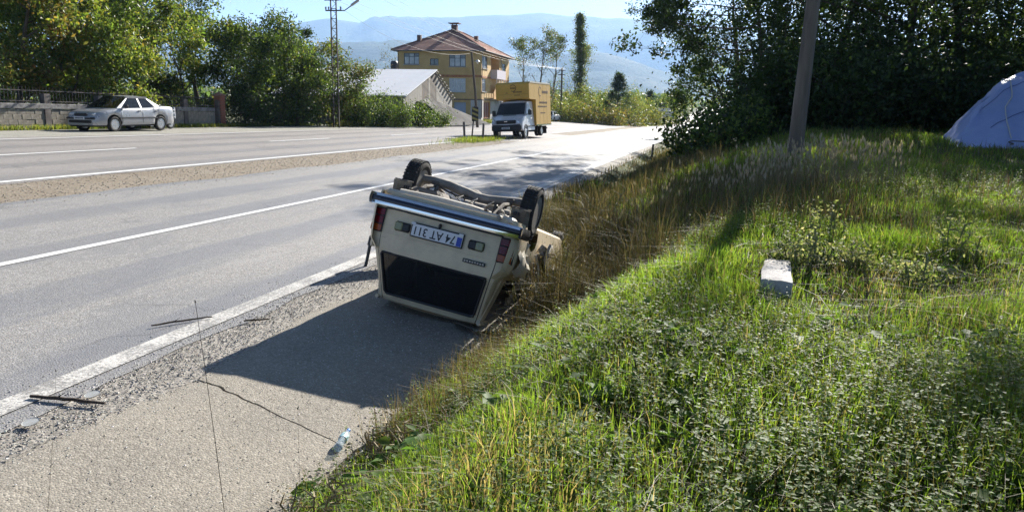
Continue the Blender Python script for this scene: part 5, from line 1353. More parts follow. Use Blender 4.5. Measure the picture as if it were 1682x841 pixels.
    MB().tube([(.45, .55, 1.19), (.56, .5, 1.19), (.58, .2, 1.16), (.58, -.02, 1.15)], .024, 8).build('tail_pipe', M_UNDERL, r)
    MB().tube([(.0, .58, 1.19), (-.02, 1.4, 1.2), (.1, 2.6, 1.19)], .024, 8).build('exhaust_pipe', M_UNDERL, r)
    MB().tube([(.40 + .11 * math.cos(t), .42 + .02 * math.sin(2 * t), 1.20 + .07 * abs(math.sin(t))) for t in np.linspace(0, math.pi, 9)], .012, 6).build('towing_hoop', M_UNDERL, r)
    MB().rbox((.41, .40, 1.24), (.045, .045, .12), .015).build('tow_knob', M_BLACKP, r)
    # floor ribs, brake lines, hangers, caked mud
    for u in (-.52, -.28, .05, .3, .55): MB().rbox((u, 1.25, 1.165), (.07, 2.0, .035), .012).build('floor_rib', M_UNDER, r)
    for k_ in range(4):
        u0 = -.3 + .2 * k_; MB().tube([(u0, .2, 1.19), (u0 + .05, .5, 1.26 + .02 * k_), (u0 * .8, .78, 1.33), (u0 * .5, 1.1, 1.22)], .007, 5).build('brake_line', M_BLACKP, r)
    for u, v, w in ((-.2, .3, 1.2), (.15, .32, 1.2), (.5, .3, 1.2), (-.55, .34, 1.2), (.32, .7, 1.25)): MB().rbox((u, v, w), (.05, .09, .1), .015).build('hanger', M_UNDER, r)
    MB().rbox((.02, .42, 1.185), (.5, .2, .06), .03).build('spare_wheel_well', M_UNDER, r)
    MB().tube([(-.45, .84, 1.36), (-.15, .74, 1.30), (.15, .74, 1.29), (.45, .84, 1.35)], .012, 6).build('anti_roll_bar', M_UNDER, r)
    g_m = np.random.default_rng(9)
    for k_ in range(26):
        u, v = g_m.uniform(-.66, .66), g_m.uniform(.15, .75); MB().rbox((u, v, 1.18 + g_m.uniform(-.01, .02)), tuple(g_m.uniform(.03, .11, 3) * [1, 1, .5]), .012, Matrix.Rotation(g_m.uniform(0, 3), 3, 'Z')).build('mud_clod', M_UNDERL if k_ % 3 else M_UNDER, r)
    # wheels
    for s in (-1, 1):
        w_ = wheel(r, s * .705, .85, 1.325, .285, .165, s, 4, M_UNDERL); w_.rotation_euler = (0, 0, math.pi / 2 if s < 0 else math.pi / 2)
        w2 = wheel(r, s * .66, 3.32, .98, .28, .165, s, 4, M_UNDERL); w2.rotation_euler = (0, 0, math.pi / 2 + s * .1)
        # mud flaps with worn white lettering
        fp_ = MB().grid([[(s * (.585 + .105 * (k)), .45 + .03 * math.sin(k * 3) - .05 * f, 1.13 + .175 * f) for k in np.linspace(0, 2, 6)] for f in np.linspace(0, 1, 4)])
        fo = MB(); fo.add(fp_.v, fp_.f); fo = fo.build('mud_flap', M_FLAP, r)
        so_ = fo.modifiers.new('thick', 'SOLIDIFY'); so_.thickness = .008
        dashes(fo, .428 - .02, s * .69 - .085, s * .69 - .005, 1.25, 3, M_INK, .04, 'x', .008); dashes(fo, .428 - .02, s * .69 + .01, s * .69 + .085, 1.245, 3, M_INK, .035, 'x', .008)
        MB().tube([(s * .58, .42, 1.315), (s * .80, .42, 1.315)], .008, 5).build('flap_rail', M_UNDER, fo)
    # crumpled right flank: torn wing metal, bent door with glass, hanging strips
    rg = np.random.default_rng(3)
    def crumple(n, m, f, am, seed):
        g = np.random.default_rng(seed); return [[tuple(np.array(f(i / (n - 1), j / (m - 1))) + g.normal(size=3) * am) for j in range(m)] for i in range(n)]
    MB().grid(crumple(7, 6, lambda a_, b_: (.80 + .05 * math.sin(5 * a_) + .05 * b_, .22 + .42 * b_, .62 + .42 * a_ - .08 * b_), .014, 4)).build('torn_wing', M_CREAM, r, smooth=40)
    MB().grid(crumple(6, 5, lambda a_, b_: (.82 + .10 * b_, 1.18 + .3 * b_, .98 - .16 * a_), .02, 6)).build('bent_arch_lip', M_CREAM, r, smooth=40)
    dr = MB().grid(crumple(8, 6, lambda a_, b_: (.84 + .13 * (1 - b_) + .03 * math.sin(6 * a_), 1.25 + .85 * b_, .42 + .60 * a_), .010, 8)).build('bent_rear_door', mk('dusty_door', (.42, .40, .36), .5, var=(.3, .28, .25), var_scale=4.), r, smooth=50)
    so_ = dr.modifiers.new('thick', 'SOLIDIFY'); so_.thickness = .03
    MB().prism([(.92, 1.2, .40), (.83, 2.05, .40), (.78, 2.0, .02), (.86, 1.3, .02)], (.008, 0, 0)).build('door_glass', glass_mat('cloudy_glass', (.25, .27, .27), .25, .6), dr)
    for k in range(5):
        p0 = np.array([.86 + rg.uniform(-.03, .05), .45 + k * .16, .85 + rg.uniform(-.1, .1)]); MB().tube([p0, p0 + [rg.uniform(-.02, .08), .1, -.15], p0 + [rg.uniform(-.05, .1), .16, -.36]], [.016, .012, .006], 5).build('torn_strip', M_CREAM if k % 2 else M_UNDER, r)
    # front left door hanging open, seen on edge
    hinge = np.array([-.80, 2.95]); tip = np.array([-1.58, 2.02]); d_ = tip - hinge
    def dp(f, w, o=0.): n_ = np.array([-d_[1], d_[0]]) / np.linalg.norm(d_); q = hinge + d_ * f + n_ * o; return (q[0], q[1], w)
    do = MB(); do.prism([dp(0, .56), dp(1, .53), dp(1.0, .42), dp(0, .42)] if False else [dp(0, 1.02), dp(.95, 1.0), dp(1.0, .62), dp(1.0, .44), dp(0, .46)], Vector(dp(0, 0, .05)) - Vector(dp(0, 0, 0)))
    door = do.build('open_front_door', M_BEIGE, r)
    MB().tube([dp(.02, .46), dp(.12, .28), dp(.45, .06), dp(.93, .02), dp(.985, .08), dp(.985, .25), dp(.995, .46)], .022, 6).build('door_window_frame', M_BLACKP, door)
    MB().rbox(dp(.98, .50, -.03), (.07, .07, .16), .02).build('door_latch', M_BLACKP, door)
    # fragments of the tail on the ground side: torn trim below the roof edge
    MB().grid(crumple(4, 7, lambda a_, b_: (.35 + .45 * b_, .02 + .22 * a_, -.02 - .03 * a_ + .02 * math.sin(8 * b_)), .012, 12)).build('torn_headlining', M_UNDERL, r)
estate()
# ================================================================== SMALL THINGS
# ---- blue tarpaulin over a stack, right
def tarp():
    r0 = np.array([9.15, 16.1]); L, D = 6.2, 3.4
    r = empty('blue_tarpaulin', (r0[0], r0[1], float(gz(*r0)) - .03), R(-12)); tag(r, 'blue tarpaulin draped over a stack at the right edge', 'tarpaulin')
    A, B = np.meshgrid(np.linspace(0, 1, 46), np.linspace(0, 1, 34), indexing='ij')
    ax_ = A * L; h = np.interp(ax_, [0, .3, .75, 1.0, 1.5, 2.4, 4, 6.2], [0.02, .38, 1.05, 1.38, 1.6, 1.75, 1.9, 1.7])
    prof = np.interp(B, [0, .05, .36, .5, .8, 1], [0, .16, .93, 1, .7, 0])
    fold = (fbm(A * 9 + B * 3, B * 4, 41) - .5) * .22 + .05 * np.sin(A * 26 + B * 9) * (1 - np.abs(B - .5) * 1.2) + (fbm(A * 30, B * 22, 43) - .5) * .06
    z = h * prof + fold * np.clip(h * 2, 0, 1) * np.clip(prof * 3, 0.15, 1)
    y = (B - .1) * D * np.interp(ax_, [0, 1.2], [.55, 1]) + .06 * np.sin(A * 40) + ((fbm(A * 13 + B * 2, B * 2.5, 47) - .5) * .55 + (fbm(A * 34, B * 6, 48) - .5) * .16) * np.clip(prof, 0, 1) * np.clip(h, 0, 1) * 1.7
    P = np.stack([ax_ + (fbm(A * 8, B * 8, 44) - .5) * .1, y, np.maximum(z, .02)], -1)
    m = mk('tarpaulin_blue', (.22, .28, .50), .45, var=(.27, .33, .53), var_scale=2.5, bump=1., bump_scale=5., spec=.5, detail=6)
    MB().grid(P).build('cover', m, r, smooth=70)
    for ia in (7, 13, 21, 30): MB().tube([P[ia + (k // 9), k] + np.array([0, -.012, .014]) for k in range(2, 22)], .011, 5).build('lashing_rope', mk('pale_rope', (.5, .48, .42), .8), r)
    for ib in (6, 11): MB().tube([P[k, ib] + np.array([0, -.01, .008]) for k in range(5, 46)], .007, 4).build('seam', mk('tarpaulin_seam', (.09, .12, .26), .6), r)
    A2 = np.stack([ax_[:, :6], -.55 + B[:, :6] * 3.2 + .05 * np.sin(A[:, :6] * 30), .04 + .03 * np.sin(A[:, :6] * 50 + B[:, :6] * 20)], -1)
    MB().grid(A2[8:]).build('loose_skirt', mk('tarpaulin_grey', (.25, .28, .36), .5), r, smooth=70)
    MB().tube([(.9 + .05 * math.sin(k), -.28 + .03 * math.cos(2 * k), .1 + .01 * k) for k in range(8)] + [(2.6, -.2, .12), (5.5, -.2, .12)], .012, 5).build('rope', M_PLANKD, r)
tarp()
# ---- lying concrete block in the grass
def block():
    p = np.array([2.03, 5.78]); z = float(gz(*p)) - .085
    o_ = MB(); rg = np.random.default_rng(2)
    X, Y = np.meshgrid(np.linspace(-.105, .105, 7), np.linspace(-.56, .56, 21), indexing='ij')
    jag = lambda q: (fbm(q * 9, q * 0 + 3, 9) - .5) * .03
    top = np.stack([X + np.where(np.abs(X) > .1, jag(Y), 0), Y + np.where(np.abs(Y) > .55, jag(X) * 2, 0), .19 + (fbm(X * 14, Y * 9, 6) - .5) * .016 - .006 * (np.abs(X) > .1)], -1)
    o_.grid(top)
    def side(e): b = [(q[0] * 1.02, q[1] * 1.01, -.12) for q in e]; o_.grid([e, b])
    side([tuple(q) for q in top[0]]); side([tuple(q) for q in top[-1]]); side([tuple(q) for q in top[:, 0]]); side([tuple(q) for q in top[:, -1]])
    m, nt, b = new_mat('pitted_concrete'); tc = node(nt, 'ShaderNodeTexCoord').outputs['Object']
    mp = node(nt, 'ShaderNodeMapping', {'Vector': tc, 'Scale': (3, 14, 6)}).outputs[0]
    n1 = node(nt, 'ShaderNodeTexNoise', {'Vector': mp, 'Scale': 2.2, 'Detail': 6., 'Roughness': .7}).outputs[0]
    n2 = node(nt, 'ShaderNodeTexNoise', {'Vector': tc, 'Scale': 60., 'Detail': 4.}).outputs[0]
    k = mixc(nt, ramp(nt, n1, [(.56, 0.), (.64, 1.)]), (.47, .445, .42), (.15, .13, .11)); k = mixc(nt, ramp(nt, n2, [(.45, 0.), (.7, .6)]), k, (.34, .31, .28))
    nt.links.new(k, b.inputs['Base Color']); b.inputs['Roughness'].default_value = .85
    bp = node(nt, 'ShaderNodeBump', {'Height': n2, 'Strength': .5, 'Distance': .005}); nt.links.new(bp.outputs[0], b.inputs['Normal'])
    o = o_.build('concrete_block', m); o.location = (p[0], p[1], z); o.rotation_euler = (R(-3), R(1.5), R(-20)); tag(o, 'pale weathered concrete block lying in the grass', 'concrete block')
block()
# ---- plastic bottle
def bottle():
    m, nt, b = new_mat('clear_plastic'); b.inputs['Base Color'].default_value = (.78, .88, .92, 1); b.inputs['Roughness'].default_value = .12
    tr = node(nt, 'ShaderNodeBsdfTransparent', {'Color': (.9, .96, .98, 1)}); mx = node(nt, 'ShaderNodeMixShader', {0: .33, 1: tr.outputs[0], 2: b.outputs[0]}); nt.links.new(mx.outputs[0], nt.nodes['Material Output'].inputs[0])
    p = np.array([-1.16, 4.86]); r = empty('water_bottle', (p[0], p[1], float(gz(*p)) + .072)); tag(r, 'crushed clear plastic water bottle with blue cap at the grass edge', 'bottle')
    r.rotation_euler = (R(-83), R(4), R(-6))
    r.scale = (.8, .8, .8)
    bo = MB().lathe([(.0, 0), (.032, .002), (.039, .012), (.037, .035), (.040, .05), (.037, .065), (.040, .08), (.036, .11), (.040, .135), (.040, .2), (.036, .225), (.022, .262), (.013, .278), (.013, .292)], 'z', 20)
    bo.v = [(x * (1 - .25 * math.exp(-((z - .1) / .05) ** 2)), y, z) for x, y, z in bo.v]; bo.build('bottle_body', m, r, smooth=50)
    MB().lathe([(.0165, .282), (.017, .285), (.017, .303), (.015, .306), (0, .306)], 'z', 18).build('cap', mk('cap_blue', (.04, .22, .60), .4), r)
    MB().lathe([(.0408, .138), (.0412, .14), (.0412, .192), (.0408, .195)], 'z', 20).build('label_band', mk('label_teal', (.20, .45, .52), .5, var=(.6, .68, .7), var_scale=30.), r)
bottle()
# ---- sticks and litter on the road edge
M_STICK = mk('dark_stick', (.045, .032, .024), .9, var=(.08, .06, .045), var_scale=20.)
for (s0, t0), (s1, t1), rr, lab in (((5.91, 4.80), (6.41, 4.51), .010, 'thin dark stick lying across the white edge line'), ((4.19, 4.43), (4.29, 3.91), .014, 'thick dark twig on the gravel below the edge line'), ((6.43, 4.18), (6.60, 4.0), .010, 'short dark stick on the gravel beside the car shadow')):
    pts = []
    for f in np.linspace(0, 1, 9):
        s_, t_ = s0 + (s1 - s0) * f, t0 + (t1 - t0) * f + .02 * math.sin(f * 3.1) + random.uniform(-.004, .004); x, y = xy(s_, t_); pts.append((float(x), float(y), float(ground_z(s_, t_)) + .035 + random.uniform(0, .006)))
    mb = MB().tube(pts, [rr * (1 - .5 * abs(f - .4)) for f in np.linspace(0, 1, 9)], 6); q = Vector(pts[3]); mb.tube([q, q + Vector((.05, .03, .03))], [rr * .5, .002], 4)
    tag(mb.build('fallen_stick', M_STICK), lab, 'stick', 'sticks on the road edge')
for (s_, t_), lab in (((3.85, 4.09), 'flat white disc on the gravel nearest the corner'), ((4.38, 4.09), 'flat white disc on the gravel above the thick twig')):
    x, y = xy(s_, t_); o = MB().lathe([(0, .004), (.03, .0), (.048, .006), (.052, .014), (.045, .012), (.0, .012)], 'z', 18).build('litter_disc', mk('litter_white', (.46, .47, .45), .7, var=(.36, .36, .34), var_scale=20.)); o.location = (float(x), float(y), float(ground_z(s_, t_)) + .03); o.rotation_euler = (.12, -.1, .4); tag(o, lab, 'litter', 'white discs on the gravel')
# ---- gravel, chips: uncountable
def stones(name, label, n, s_rng, t_fn, size, cols, dz, seed, flat=.6):
    rg = np.random.default_rng(seed)
    s = rg.uniform(*s_rng, n); t = t_fn(s, rg); x, y = xy(s, t); z = ground_z(s, t) + dz
    base = np.array([(1, 0, 0), (0, 1, 0), (-1, 0, 0), (0, -1, 0), (0, 0, 1), (0, 0, -1)], float); fc = np.array([(0, 1, 4), (1, 2, 4), (2, 3, 4), (3, 0, 4), (1, 0, 5), (2, 1, 5), (3, 2, 5), (0, 3, 5)])
    sz = size[0] + (size[1] - size[0]) * rg.random(n) ** 2.2
    V = base[None] * (sz[:, None, None] * rg.uniform(.55, 1.2, (n, 6, 1)) * np.array([1, 1, flat])); a = rg.uniform(0, 6.28, n); c, s_ = np.cos(a)[:, None], np.sin(a)[:, None]
    V = np.stack([V[:, :, 0] * c - V[:, :, 1] * s_, V[:, :, 0] * s_ + V[:, :, 1] * c, V[:, :, 2] + V[:, :, 0] * .2], -1) + np.stack([x, y, z], 1)[:, None]
    F = (fc[None] + np.arange(n)[:, None, None] * 6).reshape(-1, 3); C = np.repeat(palette(n, rg, cols, .25), 6, 0)
    me = np_mesh(name, V.reshape(-1, 3), F, {'tint': C}); me.polygons.foreach_set('use_smooth', np.zeros(len(F), bool))
    m = MATS.get('stone_tint')
    if m is None:
        m, nt, b = new_mat('stone_tint'); nt.links.new(node(nt, 'ShaderNodeAttribute', attribute_name='tint').outputs['Color'], b.inputs['Base Color']); b.inputs['Roughness'].default_value = .8; MATS['stone_tint'] = m
    tag(mesh_obj(name, me, m), label, 'gravel', kind='stuff')
GREY = [(.36, .345, .32, 4), (.27, .26, .245, 3), (.47, .45, .42, 2), (.16, .15, .145, 1), (.36, .31, .25, 1.5)]
stones('loose_gravel', 'loose grey gravel beside the edge line', 15000, (2.2, 11), lambda s, g: 4.12 + g.normal(size=len(s)) * .27 + (fbm(s * 2, s * 0, 12) - .5) * .4, (.003, .014), GREY, .012, 1)
stones('loose_chips', 'pale chips and broken glass scattered on the concrete apron', 5200, (2.4, 10), lambda s, g: g.uniform(2.1, 3.9, len(s)), (.002, .008), [(.55, .53, .48, 3), (.7, .7, .68, 2), (.3, .27, .22, 2)], .04, 2)
stones('broken_glass', 'crumbs of broken glass around the overturned car', 1500, (6.2, 10.5), lambda s, g: 2.9 + g.normal(size=len(s)) * .55, (.002, .007), [(.5, .56, .55, 2), (.7, .75, .74, 1), (.3, .36, .36, 1)], .042, 6)
stones('median_stones', 'coarse gravel along the median strip', 9000, (9, 45), lambda s, g: g.uniform(10.7, 13.2, len(s)), (.006, .022), [(.34, .30, .25, 3), (.25, .2, .15, 2), (.42, .39, .35, 1)], .012, 3)
stones('edge_rubble', 'rubble and crumbs along the grass edge of the apron', 2600, (2.6, 9.4), lambda s, g: gutter_edge(s) + g.normal(size=len(s)) * .09, (.006, .028), [(.33, .29, .23, 3), (.2, .17, .13, 2), (.45, .42, .37, 1)], .03, 4)

# ---- grass
def blades(name, label, x, y, h, w, tint, seed, m, bend=.5, cat='grass', z=None, lift=0.):
    rg = np.random.default_rng(seed); n = len(x)
    z = gz(x, y) if z is None else z
    a = rg.uniform(0, 2 * np.pi, n); side = np.stack([np.cos(a), np.sin(a), np.zeros(n)], 1)
    ln = rg.uniform(0, 2 * np.pi, n); lm = np.abs(rg.normal(size=n)) * bend
    lean = np.stack([np.cos(ln) * lm, np.sin(ln) * lm, np.zeros(n)], 1)
    B = np.stack([x, y, z - .01 + lift], 1); H = h[:, None]; Wd = (w * .5)[:, None]
    up = np.array([0, 0, 1.])
    mid = B + (up * .62 + lean * .32) * H; tip = B + (up * (1 - .28 * np.minimum(lm, 1.2)[:, None]) + lean * 1.0) * H
    V = np.stack([B - side * Wd, B + side * Wd, mid + side * Wd * .8, mid - side * Wd * .8, tip], 1).reshape(-1, 3)
    k = np.arange(n)[:, None] * 5
    F = np.concatenate([k + [0, 1, 2], k + [0, 2, 3], k + [3, 2, 4]], 0)
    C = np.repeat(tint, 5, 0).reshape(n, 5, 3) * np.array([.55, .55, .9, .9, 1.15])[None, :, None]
    o = mesh_obj(name, np_mesh(name, V, F, {'tint': C.reshape(-1, 3)}), m); tag(o, label, cat, kind='stuff'); return o
M_GRASS = leaf_mat('grass_blade', .55, .5, .25, 1.9)
M_WEED = leaf_mat('weed_leaf', .45, .56, .13, 1.9)
M_DRY = leaf_mat('dry_grass', .35, .6, .3, 1.1)
def scatter(n_of_y, y0, y1, seed, pad=.10, right=1.0):
    """points on the bank seen by the camera, density per square metre as a function of distance"""
    rg = np.random.default_rng(seed); X, Y = [], []
    for a in np.arange(y0, y1, .25):
        xl, xr = -(a + .25) * (.665 + pad), (a + .25) * (.665 + pad) * right
        n = rg.poisson(n_of_y(a) * .25 * (xr - xl)); X.append(rg.uniform(xl, xr, n)); Y.append(rg.uniform(a, a + .25, n))
    X, Y = np.concatenate(X), np.concatenate(Y); s, t = st(X, Y)
    k = t < gutter_edge(s) + (fbm(s * 3, t * 3, 71) - .62) * .35
    return X[k], Y[k], s[k], t[k], rg
def block_clear(X, Y):
    c_, s_ = math.cos(R(20)), math.sin(R(20)); dx, dy = X - 2.03, Y - 5.78
    return ~((np.abs(dx * c_ - dy * s_) < .11) & (np.abs(dx * s_ + dy * c_) < .56))
X, Y, S, T, rg = scatter(lambda y: np.interp(y, [2, 5, 8, 12, 18, 26], [3600, 3400, 2100, 1000, 420, 220]), 2.2, 26, 301)
lush = fbm(X * .9, Y * .9, 51); dry = fbm(X * .7 + 9, Y * .7, 52); q = gutter_edge(S) - T
bare = np.exp(-(((X - .55) / .35) ** 2 + ((Y - 3.35) / .3) ** 2))
keep = block_clear(X, Y) & (rg.random(len(X)) > bare * .85) & (rg.random(len(X)) < .12 + 2.2 * lush ** 1.7) & ~((T < -3.8) & (rg.random(len(X)) < .3)); X, Y, S, T, lush, dry, q = (v[keep] for v in (X, Y, S, T, lush, dry, q))
n = len(X)
h = (.03 + .26 * lush ** 2.2 + .05 * rg.random(n)) * np.interp(q, [0, .3, 1.2], [.7, 1., 1.]) * rg.uniform(.55, 1.25, n) * np.interp(X - .55 * Y, [-1, .5, 3], [1.15, 1, .7])
w = np.interp(Y, [2, 6, 12, 26], [.0045, .0065, .011, .02]) * rg.uniform(.6, 1.4, n)
tint = palette(n, rg, [(.12, .205, .03, 5), (.165, .24, .04, 3), (.08, .14, .026, 3), (.20, .205, .06, 1.2)])
straw = palette(n, rg, [(.24, .20, .12, 3), (.17, .135, .08, 2), (.31, .28, .18, 1)])
k = (rg.random(n) < sstep((dry - .54) * 3.4) * .45 + .04)[:, None]; tint = np.where(k, straw, tint)
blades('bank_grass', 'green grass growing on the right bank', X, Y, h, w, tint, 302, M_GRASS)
kk = rg.random(n) < .16
blades('dead_thatch', 'matted dead grass lying between the green blades', X[kk] + .02, Y[kk] + .01, rg.uniform(.06, .2, kk.sum()), w[kk] * .8, palette(kk.sum(), rg, [(.22, .185, .12, 3), (.15, .12, .075, 2), (.28, .25, .17, 1)]), 303, M_DRY, 2.2)
# broad leafed weeds
def weeds(name, label, X, Y, hgt, nl, ls, pal, seed, m, cat='weeds'):
    rg = np.random.default_rng(seed); n = len(X); Z = gz(X, Y)
    lean = rg.normal(size=(n, 2)) * .22
    f = np.tile(np.linspace(.12, 1, nl), (n, 1)) + rg.normal(size=(n, nl)) * .03
    ang = rg.uniform(0, 6.28, n)[:, None] + np.arange(nl)[None] * 2.6
    L = ls * rg.uniform(.6, 1.3, (n, nl)) * (1.15 - .55 * f)
    cx = X[:, None] + lean[:, :1] * hgt[:, None] * f; cy_ = Y[:, None] + lean[:, 1:] * hgt[:, None] * f; cz = Z[:, None] + hgt[:, None] * f
    d = np.stack([np.cos(ang), np.sin(ang), rg.uniform(-.35, .45, (n, nl))], -1); d /= np.linalg.norm(d, axis=-1, keepdims=True)
    base = np.stack([cx, cy_, cz], -1); L = L[..., None]
    w_ = np.stack([-np.sin(ang), np.cos(ang), rg.normal(size=(n, nl)) * .25], -1); nn = np.cross(d, w_)
    tip = base + d * L * 1.1 - nn * L * .15; m1 = base + d * L * .5 + w_ * L * .34 + nn * L * .07; m2 = base + d * L * .5 - w_ * L * .34 + nn * L * .07
    V = np.stack([base + d * L * .1, m1, tip, m2], 2).reshape(-1, 3); N = n * nl; kk = np.arange(N)[:, None] * 4
    F = np.concatenate([kk + [0, 1, 2], kk + [0, 2, 3]]); C = np.repeat(palette(N, rg, pal), 4, 0)
    # stems as thin crossed blades
    sv = np.stack([np.stack([X - .0018, Y, Z], 1), np.stack([X + .0018, Y, Z], 1), np.stack([cx[:, -1], cy_[:, -1], cz[:, -1]], 1)], 1).reshape(-1, 3); sf = np.arange(n * 3).reshape(-1, 3) + len(V)
    V = np.concatenate([V, sv]); F = np.concatenate([F, sf]); C = np.concatenate([C, np.repeat(palette(n, rg, [(.10, .09, .04, 1)]), 3, 0)])
    o = mesh_obj(name, np_mesh(name, V, F, {'tint': C}), m); tag(o, label, cat, kind='stuff')
WEED = [(.12, .19, .055, 4), (.165, .225, .08, 3), (.08, .13, .038, 3), (.21, .24, .12, 1.5)]
X, Y, S, T, rg = scatter(lambda y: np.interp(y, [2, 5, 8, 13], [300, 240, 110, 25]), 2.2, 13, 311)
mk_ = fbm(X * .8 + 4, Y * .8, 61); k = block_clear(X, Y) & (rg.random(len(X)) < sstep((mk_ - .43) * 8.) * np.interp(X - .1 * Y, [-1.5, 0, 1.5], [.35, .8, 1.])); X, Y = X[k], Y[k]
weeds('bank_weeds', 'grey green broad leafed weeds among the bank grass', X, Y, rg.uniform(.06, .30, len(X)) * (.5 + fbm(X, Y, 62)), 18, .031, WEED, 312, M_WEED)
# low clover layer
X, Y, S, T, rg = scatter(lambda y: np.interp(y, [2, 5, 8, 12], [260, 180, 90, 30]), 2.2, 12, 321)
k = block_clear(X, Y); X, Y = X[k], Y[k]
weeds('ground_herbs', 'low clover and small herbs under the grass', X, Y, rg.uniform(.02, .07, len(X)), 6, .026, [(.08, .14, .03, 3), (.06, .10, .025, 2), (.12, .16, .04, 1)], 322, M_WEED)
# dock leaves near the bottom
X, Y, S, T, rg = scatter(lambda y: 14 if y < 4.6 else 3, 2.4, 7, 331)
weeds('dock_leaves', 'long leafed dock plants near the lower edge', X, Y, rg.uniform(.06, .14, len(X)), 7, .13, [(.075, .15, .03, 3), (.10, .17, .04, 2)], 332, M_WEED)
# tall dry grass in the ditch and on the crest
def tall(n, sr_, tr_, seed, hr, cols, name, label, wd=.006, bend=.35, fn=None):
    rg = np.random.default_rng(seed); s = rg.uniform(*sr_, n); t = gutter_edge(s) - .02 - rg.beta(1.3, 1.6, n) * tr_; x, y = xy(s, t)
    k = np.ones(n, bool) if fn is None else fn(s, t, x, y, rg); s, t, x, y = s[k], t[k], x[k], y[k]; n = len(s)
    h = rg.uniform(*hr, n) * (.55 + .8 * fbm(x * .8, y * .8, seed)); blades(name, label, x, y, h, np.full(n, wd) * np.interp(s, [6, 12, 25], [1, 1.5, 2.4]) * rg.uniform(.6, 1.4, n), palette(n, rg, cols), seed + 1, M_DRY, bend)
    return x, y, h, rg
notcar = lambda s, t, x, y, g: ~((s > 7.2) & (s < 12.4) & (t > 1.75 + .05 * (s - 7)) & (t < 4.4))
STRAW = [(.19, .15, .085, 4), (.13, .095, .055, 3), (.28, .23, .14, 1.5), (.10, .11, .04, 3), (.15, .085, .05, .6)]
tall(17000, (7.5, 24), 4.2, 341, (.14, .5), STRAW + [(.05, .075, .025, 5)], 'dry_ditch_grass', 'tall dry grass and stalks filling the ditch beside the car', fn=notcar)
tall(6000, (24, 60), 4.5, 345, (.1, .3), STRAW + [(.06, .09, .025, 4)], 'far_ditch_grass', 'tall rough grass along the right road edge farther on', wd=.009)
tall(9000, (7.6, 15), 1.7, 343, (.38, 1.0), [(.15, .12, .07, 4), (.10, .08, .05, 4), (.22, .19, .12, 1.5), (.06, .07, .03, 4)], 'ditch_brush', 'tangled tall brown brush close to the right flank of the car', wd=.005, bend=.6, fn=notcar)
tall(3500, (4.6, 8.2), 1.0, 347, (.12, .4), STRAW, 'apron_edge_stalks', 'dry stalks along the grass edge of the apron', wd=.0035, fn=notcar)
X, Y, S, T, rg = scatter(lambda y: np.interp(y, [4, 7, 10, 15, 22], [6, 25, 70, 70, 40]), 4, 22, 351)
k = (fbm(X * .5, Y * .5, 77) > .47) & (T > -6.5); X, Y = X[k], Y[k]; n = len(X)
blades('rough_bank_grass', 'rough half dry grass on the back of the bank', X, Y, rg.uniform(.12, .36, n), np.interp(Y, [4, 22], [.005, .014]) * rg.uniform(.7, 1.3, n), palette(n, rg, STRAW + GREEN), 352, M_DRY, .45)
# seeding tuft: stems with pale plumes
def plume_tuft(name, label, cx, cy, rad, n, hr, seed, cat='grass tuft', group=None):
    rg = np.random.default_rng(seed); r = empty(name, (cx, cy, float(gz(cx, cy)))); tag(r, label, cat, group); st_m, pl_v, pl_f, pl_c = MB(), [], [], []
    for k in range(n):
        a, rr = rg.uniform(0, 6.28), rad * math.sqrt(rg.random()); x, y = math.cos(a) * rr, math.sin(a) * rr * .6; z = float(gz(cx + x, cy + y)) - float(gz(cx, cy)); h = rg.uniform(*hr)
        tx, ty = x + rg.normal() * .12 * h / .5, y + rg.normal() * .12
        tip = (tx, ty, z + h); st_m.tube([(x, y, z - .02), ((x * .6 + tx * .4), (y * .6 + ty * .4), z + h * .6), tip], [.0028, .0022, .0018], 3, cap=False)
        for i in range(3):
            b = len(pl_v) ; L = rg.uniform(.05, .09); an = rg.uniform(0, 3.14); w = .011; d = np.array([(tx - x) * .5 + rg.normal() * .1, (ty - y) * .5, 1.]); d /= np.linalg.norm(d); sd = np.array([math.cos(an), math.sin(an), 0]) * w; T_ = np.array(tip)
            pl_v += [T_ - d * .01, T_ + d * L * .4 + sd, T_ + d * L, T_ + d * L * .4 - sd]; pl_f += [(b, b + 1, b + 2), (b, b + 2, b + 3)]
    st_m.build('stems', mk('straw_stem', (.25, .20, .11), .8), r)['kind'] = 'stuff'
    C = palette(len(pl_v), rg, [(.46, .42, .36, 1), (.36, .31, .25, 1)], .15); o = mesh_obj('plumes', np_mesh('plumes', np.array(pl_v), np.array(pl_f), {'tint': C}), M_DRY, r); o['kind'] = 'stuff'
plume_tuft('seeding_grass_tuft', 'tuft of grass with pale seed heads right of the concrete pole foot', 4.3, 10.6, 1.1, 420, (.3, .62), 361)
plume_tuft('seeding_grass_tuft', 'smaller tuft with seed heads in front of the concrete pole', 3.3, 10.2, .7, 140, (.3, .55), 362)
plume_tuft('seeding_grass_tuft', 'scattered seed heads on the dark bank left of the concrete pole', 2.4, 11.0, 1.0, 90, (.35, .7), 363)
